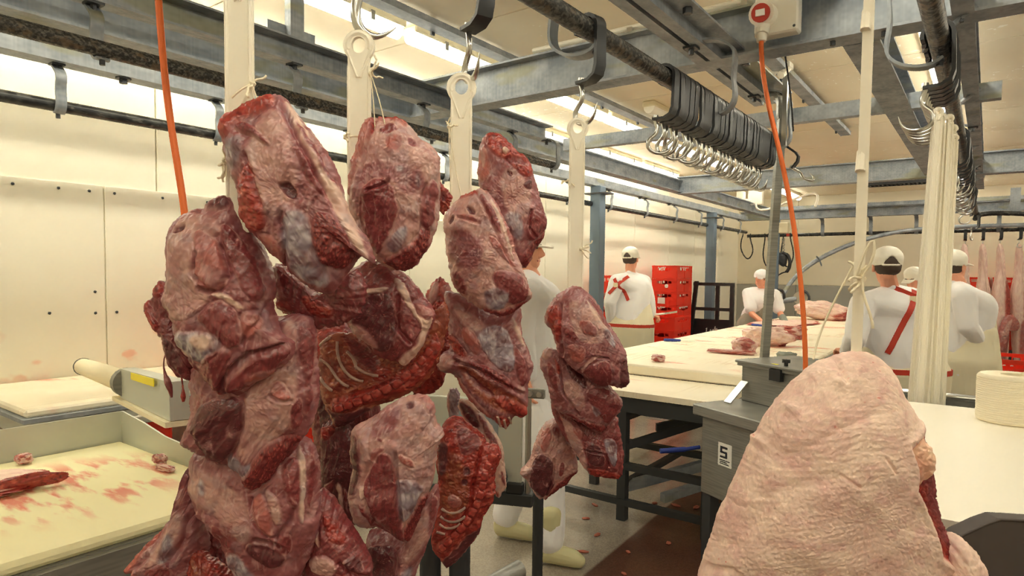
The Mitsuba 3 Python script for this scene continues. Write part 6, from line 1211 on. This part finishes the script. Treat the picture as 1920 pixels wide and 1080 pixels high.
    if straps:
        for (a, b) in straps:
            pts = []
            for k in np.linspace(0, 1, 18):
                o = J['neck'] * 0 + (1 - k) * np.asarray(a) + k * np.asarray(b); h = ray_hit(shirt, o - f * .8, f)
                if h is not None: pts.append(h - f * .006)
            if len(pts) > 3:
                pts = np.array(pts); dd = pts[-1] - pts[0]; sd_ = np.cross(dd, f)
                scene[numbered(t + '__shoulder_strap')] = ply(strip(pts, .036, .006, sd_), 'red_strap', smooth=30)
        u0, u1, v0, v1 = (np.asarray(q) for s_ in straps for q in s_)
        c_ = ray_hit(shirt, (u0 * .8 + u1 * .2) * .5 + (v0 * .4 + v1 * .6) * .5 - f * .8, f)
        if c_ is not None: scene[t + '__strap_patch'] = ply(strip(np.array([c_ - f * .012 - Z * .025, c_ - f * .012 + Z * .025]), .05, .008, side), 'cream_plastic')
    # head: hair, cap, eyes, mouth
    if not bald:
        hr = hullballs([(P_(0, -.022, .035), (.086, .086, .083)), (P_(0, -.035, -.01), (.078, .06, .05))], 20) - hullballs([(P_(0, .14, -.03), .115), (P_(0, .14, .02), .105)], 20)
        scene[t + '__hair'] = ply(soften(hr, .012, 3), 'hair', smooth=True)
    for q in (-1, 1):
        scene[numbered(t + '__eye')] = ply(move(trimesh.creation.icosphere(2, .009), *P_(.031 * q, .078, .018)), 'hair', smooth=True)
        scene[numbered(t + '__eyebrow')] = ply(tri(hullballs([(P_(.018 * q, .088, .036), .005), (P_(.045 * q, .076, .036), .005)])), 'hair', smooth=True)
    scene[t + '__mouth'] = ply(tri(hullballs([(P_(-.022, .082, -.058), .005), (P_(.022, .082, -.058), .005)])), 'mouth_red', smooth=True)
    if hat:
        dome = hullballs([(P_(0, -.012, .062), (.098, .098, .085)), (P_(0, -.012, .045), .096)], 20) - hullballs([(P_(0, -.012, .040), (.088, .088, .085))], 20)
        big_ = hullballs([(P_(0, 0, -.16), .20)], 20); dome = dome - hullballs([(P_(.3, .3, .012), .001), (P_(-.3, .3, .012), .001), (P_(.3, -.3, .012), .001), (P_(-.3, -.3, .012), .001), (P_(.3, .3, -.3), .001), (P_(-.3, .3, -.3), .001), (P_(.3, -.3, -.3), .001), (P_(-.3, -.3, -.3), .001)])
        if hat == 'cap':
            dome = dome - hullballs([(P_(-.025, -.11, .03), .022), (P_(.025, -.11, .03), .022), (P_(0, -.11, .050), .026)])
            dome = dome + hullballs([(P_(a, -.012 - math.sqrt(max(.0958 ** 2 - a * a, 0)), .016), .007) for a in (-.05, .05)] + [(P_(0, -.106, .016), .007)])
            dome = dome + hullballs([(P_(-.06, .06, .03), .008), (P_(.06, .06, .03), .008), (P_(-.04, .155, .018), .006), (P_(.04, .155, .018), .006), (P_(0, .165, .02), .006)])
        scene[t + '__cap'] = ply(soften(dome, .012, 3), 'white_plastic' if hat == 'cap' else 'white_cloth', smooth=True)
    if gloves:
        for L in gloves:
            hd_, hn, gr = hands[L]; gm = hand_man(J['wr_' + L] - np.asarray(hd_) * 0, np.asarray(hd_, float), np.asarray(hn, float), gr, 1.18, 1 if L == 'r' else -1) + chain([J['el_' + L] * .6 + J['wr_' + L] * .4, J['wr_' + L]], [.05, .042])
            scene[numbered(t + '__glove')] = ply(soften(gm, .012, 3), 'glove_grey', smooth=True)
    return t
def legs(pel, f, side, stride=0.0, bend=0.0):
    """hips, knees and ankles under a pelvis"""
    f = np.array([f[0], f[1], 0.]); f /= np.linalg.norm(f); sd_ = np.array([f[1], -f[0], 0]); o = {}
    for L, q in (('l', -1), ('r', 1)):
        hip = pel + sd_ * .09 * q - np.array([0, 0, .04]); an = np.array([pel[0], pel[1], .085]) + sd_ * .11 * q + f * stride * q; kn = (hip + an) / 2 + f * (.03 + bend) + np.array([0, 0, .02])
        o['hip_' + L], o['kn_' + L], o['an_' + L] = hip, kn, an
    return o
def dirto(a, b):
    d = np.asarray(b, float) - np.asarray(a, float); return d / np.linalg.norm(d)

# worker with the knife by the red crates, seen from behind
d0 = 7.15; A = lambda x, y, d=0: at(x, y, d0 + d)
pel = A(1180, 612); fc = F0 * .85 + R0 * .5
J = dict(head=A(1183, 484), neck=A(1182, 511), chest=A(1181, 540), waist=A(1181, 578), pelvis=pel, sh_l=A(1157, 527, -.08), sh_r=A(1206, 526, .08), el_l=A(1144, 565, -.1), wr_l=A(1146, 602, .05), el_r=A(1217, 562, .0), wr_r=A(1221, 587, .02), **legs(pel, fc, R0, .16))
person('worker in white with crossed red straps walking past red crates, knife in hand', J, fc, {'l': ([0, 0, -1], R0, .5), 'r': (dirto(J['wr_r'], A(1236, 592)), [0, 0, -1], 1.2)}, apron='apron_cream',
       straps=[(A(1163, 520), A(1187, 560)), (A(1186, 516), A(1153, 548))], look=F0 * .8 + R0 * .6)
kw = J['wr_r'] + R0 * .09; t = thing('hand_knife', 'pale knife held by the worker at the red crates', 'knife')
part(t, 'handle', tri(hullballs([(kw - R0 * .05, .012), (kw + R0 * .05 + [0, 0, .01], .012)])), 'white_plastic', 40)
part(t, 'blade', strip(np.array([kw + R0 * .04 + [0, 0, .01], kw + R0 * .20 + [0, 0, .035]]), .022, .003, [0, 0, 1]), 'bright_steel', False)

# worker in front at the counter, seen from behind
d0 = 4.42; pel = A(1698, 694); fc = F0 * .55 + np.array([-.1, 1, 0]) * .6
J = dict(head=A(1662, 494, -.05), neck=A(1668, 534), chest=A(1671, 582), waist=A(1690, 650), pelvis=pel, sh_l=A(1619, 564, -.04), sh_r=A(1722, 556, .06), el_l=A(1604, 626, -.12), wr_l=A(1590, 655, .12), el_r=A(1752, 622, .02), wr_r=A(1722, 668, .18), **legs(pel, fc, R0, .05))
person('worker seen from behind in a white coat with broad red straps, nearest at the counter', J, fc, {'l': (dirto(J['wr_l'], A(1570, 645, .25)), [0, 0, -1], .7), 'r': (-R0 + F0, [0, 0, -1], .6)},
       straps=[(A(1712, 536), A(1656, 652)), (A(1652, 524), A(1742, 562))], look=F0 * .7 + np.array([-.25, 1, 0]))
# worker behind the strap bundle
d0 = 5.1; pel = A(1800, 668); fc = F0 * .3 + R0 * .9
J = dict(head=A(1789, 493), neck=A(1795, 524), chest=A(1804, 566), waist=A(1804, 618), pelvis=pel, sh_l=A(1792, 545, .18), sh_r=A(1806, 545, -.18), el_l=A(1826, 598, .2), wr_l=A(1843, 630, .2), el_r=A(1815, 604, -.22), wr_r=A(1838, 634, -.15), **legs(pel, fc, R0, .05))
person('worker in white behind the strap bundle, turned towards the hanging pig carcasses', J, fc, {'l': (R0 - np.array([0, 0, .4]), [0, 0, -1], .6), 'r': (R0 - np.array([0, 0, .4]), [0, 0, -1], .6)}, apron='apron_cream', belt=False)
# worker whose face shows past the shoulder of the one in front
d0 = 6.9; pel = A(1735, 625); fc = -R0 * .9 - F0 * .2
J = dict(head=A(1714, 517), neck=A(1722, 541), chest=A(1730, 562), waist=A(1735, 600), pelvis=pel, sh_l=A(1722, 556, -.18), sh_r=A(1728, 552, .18), el_l=A(1708, 590, -.2), wr_l=A(1690, 612, -.15), el_r=A(1708, 590, .2), wr_r=A(1690, 612, .15), **legs(pel, fc, R0, .05))
person('worker in a white cap whose face shows past the shoulder of the nearest worker', J, fc, {'l': (-R0, [0, 0, -1], .6), 'r': (-R0, [0, 0, -1], .6)}, belt=False, look=-R0 * .9 - F0 * .45 + np.array([0, 0, -.35]))
# worker bending over the far end of the counter, facing the viewer
d0 = 9.3; pel = A(1408, 606, .15); fc = -F0 * .75 + R0 * .6
J = dict(head=A(1427, 519, -.25), neck=A(1430, 536, -.15), chest=A(1428, 558, -.1), waist=A(1414, 588, .05), pelvis=pel, sh_l=A(1452, 548, -.1), sh_r=A(1403, 546, -.12), el_l=A(1463, 582, -.25), wr_l=A(1474, 602, -.55), el_r=A(1410, 584, -.3), wr_r=A(1436, 604, -.55), **legs(pel, fc, R0, .05))
person('older worker in a white cap bending over the far counter, one grey glove', J, fc, {'l': (R0 * .9 - F0 * .4, [0, 0, -1], .15), 'r': (R0 * .8 - F0 * .3, [0, 0, -1], .4)}, hat='hood', apron='apron_grey', sleeve=.5, gloves='l', belt=False, bald=True, look=-F0 * .85 + R0 * .45 + np.array([0, 0, -.25]))
# worker walking between the third and the fourth pile
d0 = 3.75; pel = A(1003, 716); fc = R0 * .85 - F0 * .3
J = dict(head=A(985, 470), neck=A(990, 512), chest=A(998, 566), waist=A(1003, 645), pelvis=pel, sh_l=A(1008, 545, .17), sh_r=A(985, 545, -.17), el_l=A(1016, 625, .2), wr_l=A(1022, 690, .1), el_r=A(980, 635, -.2), wr_r=A(990, 705, -.2), **legs(pel, fc, R0, .22))
J['an_r'] = np.array([*at(1030, 1030, 3.42)[:2], .085]); J['an_l'] = np.array([*at(948, 985, 3.75)[:2], .085])
J['kn_r'] = at(1030, 880, 3.5); J['kn_l'] = at(985, 850, 3.72)
person('worker in white with pale boots walking behind the gap between the third and fourth piles', J, fc, {'l': ([0, 0, -1], -R0, .5), 'r': ([0, 0, -1], R0, .5)}, apron=None, belt=False, trousers='white_cloth')
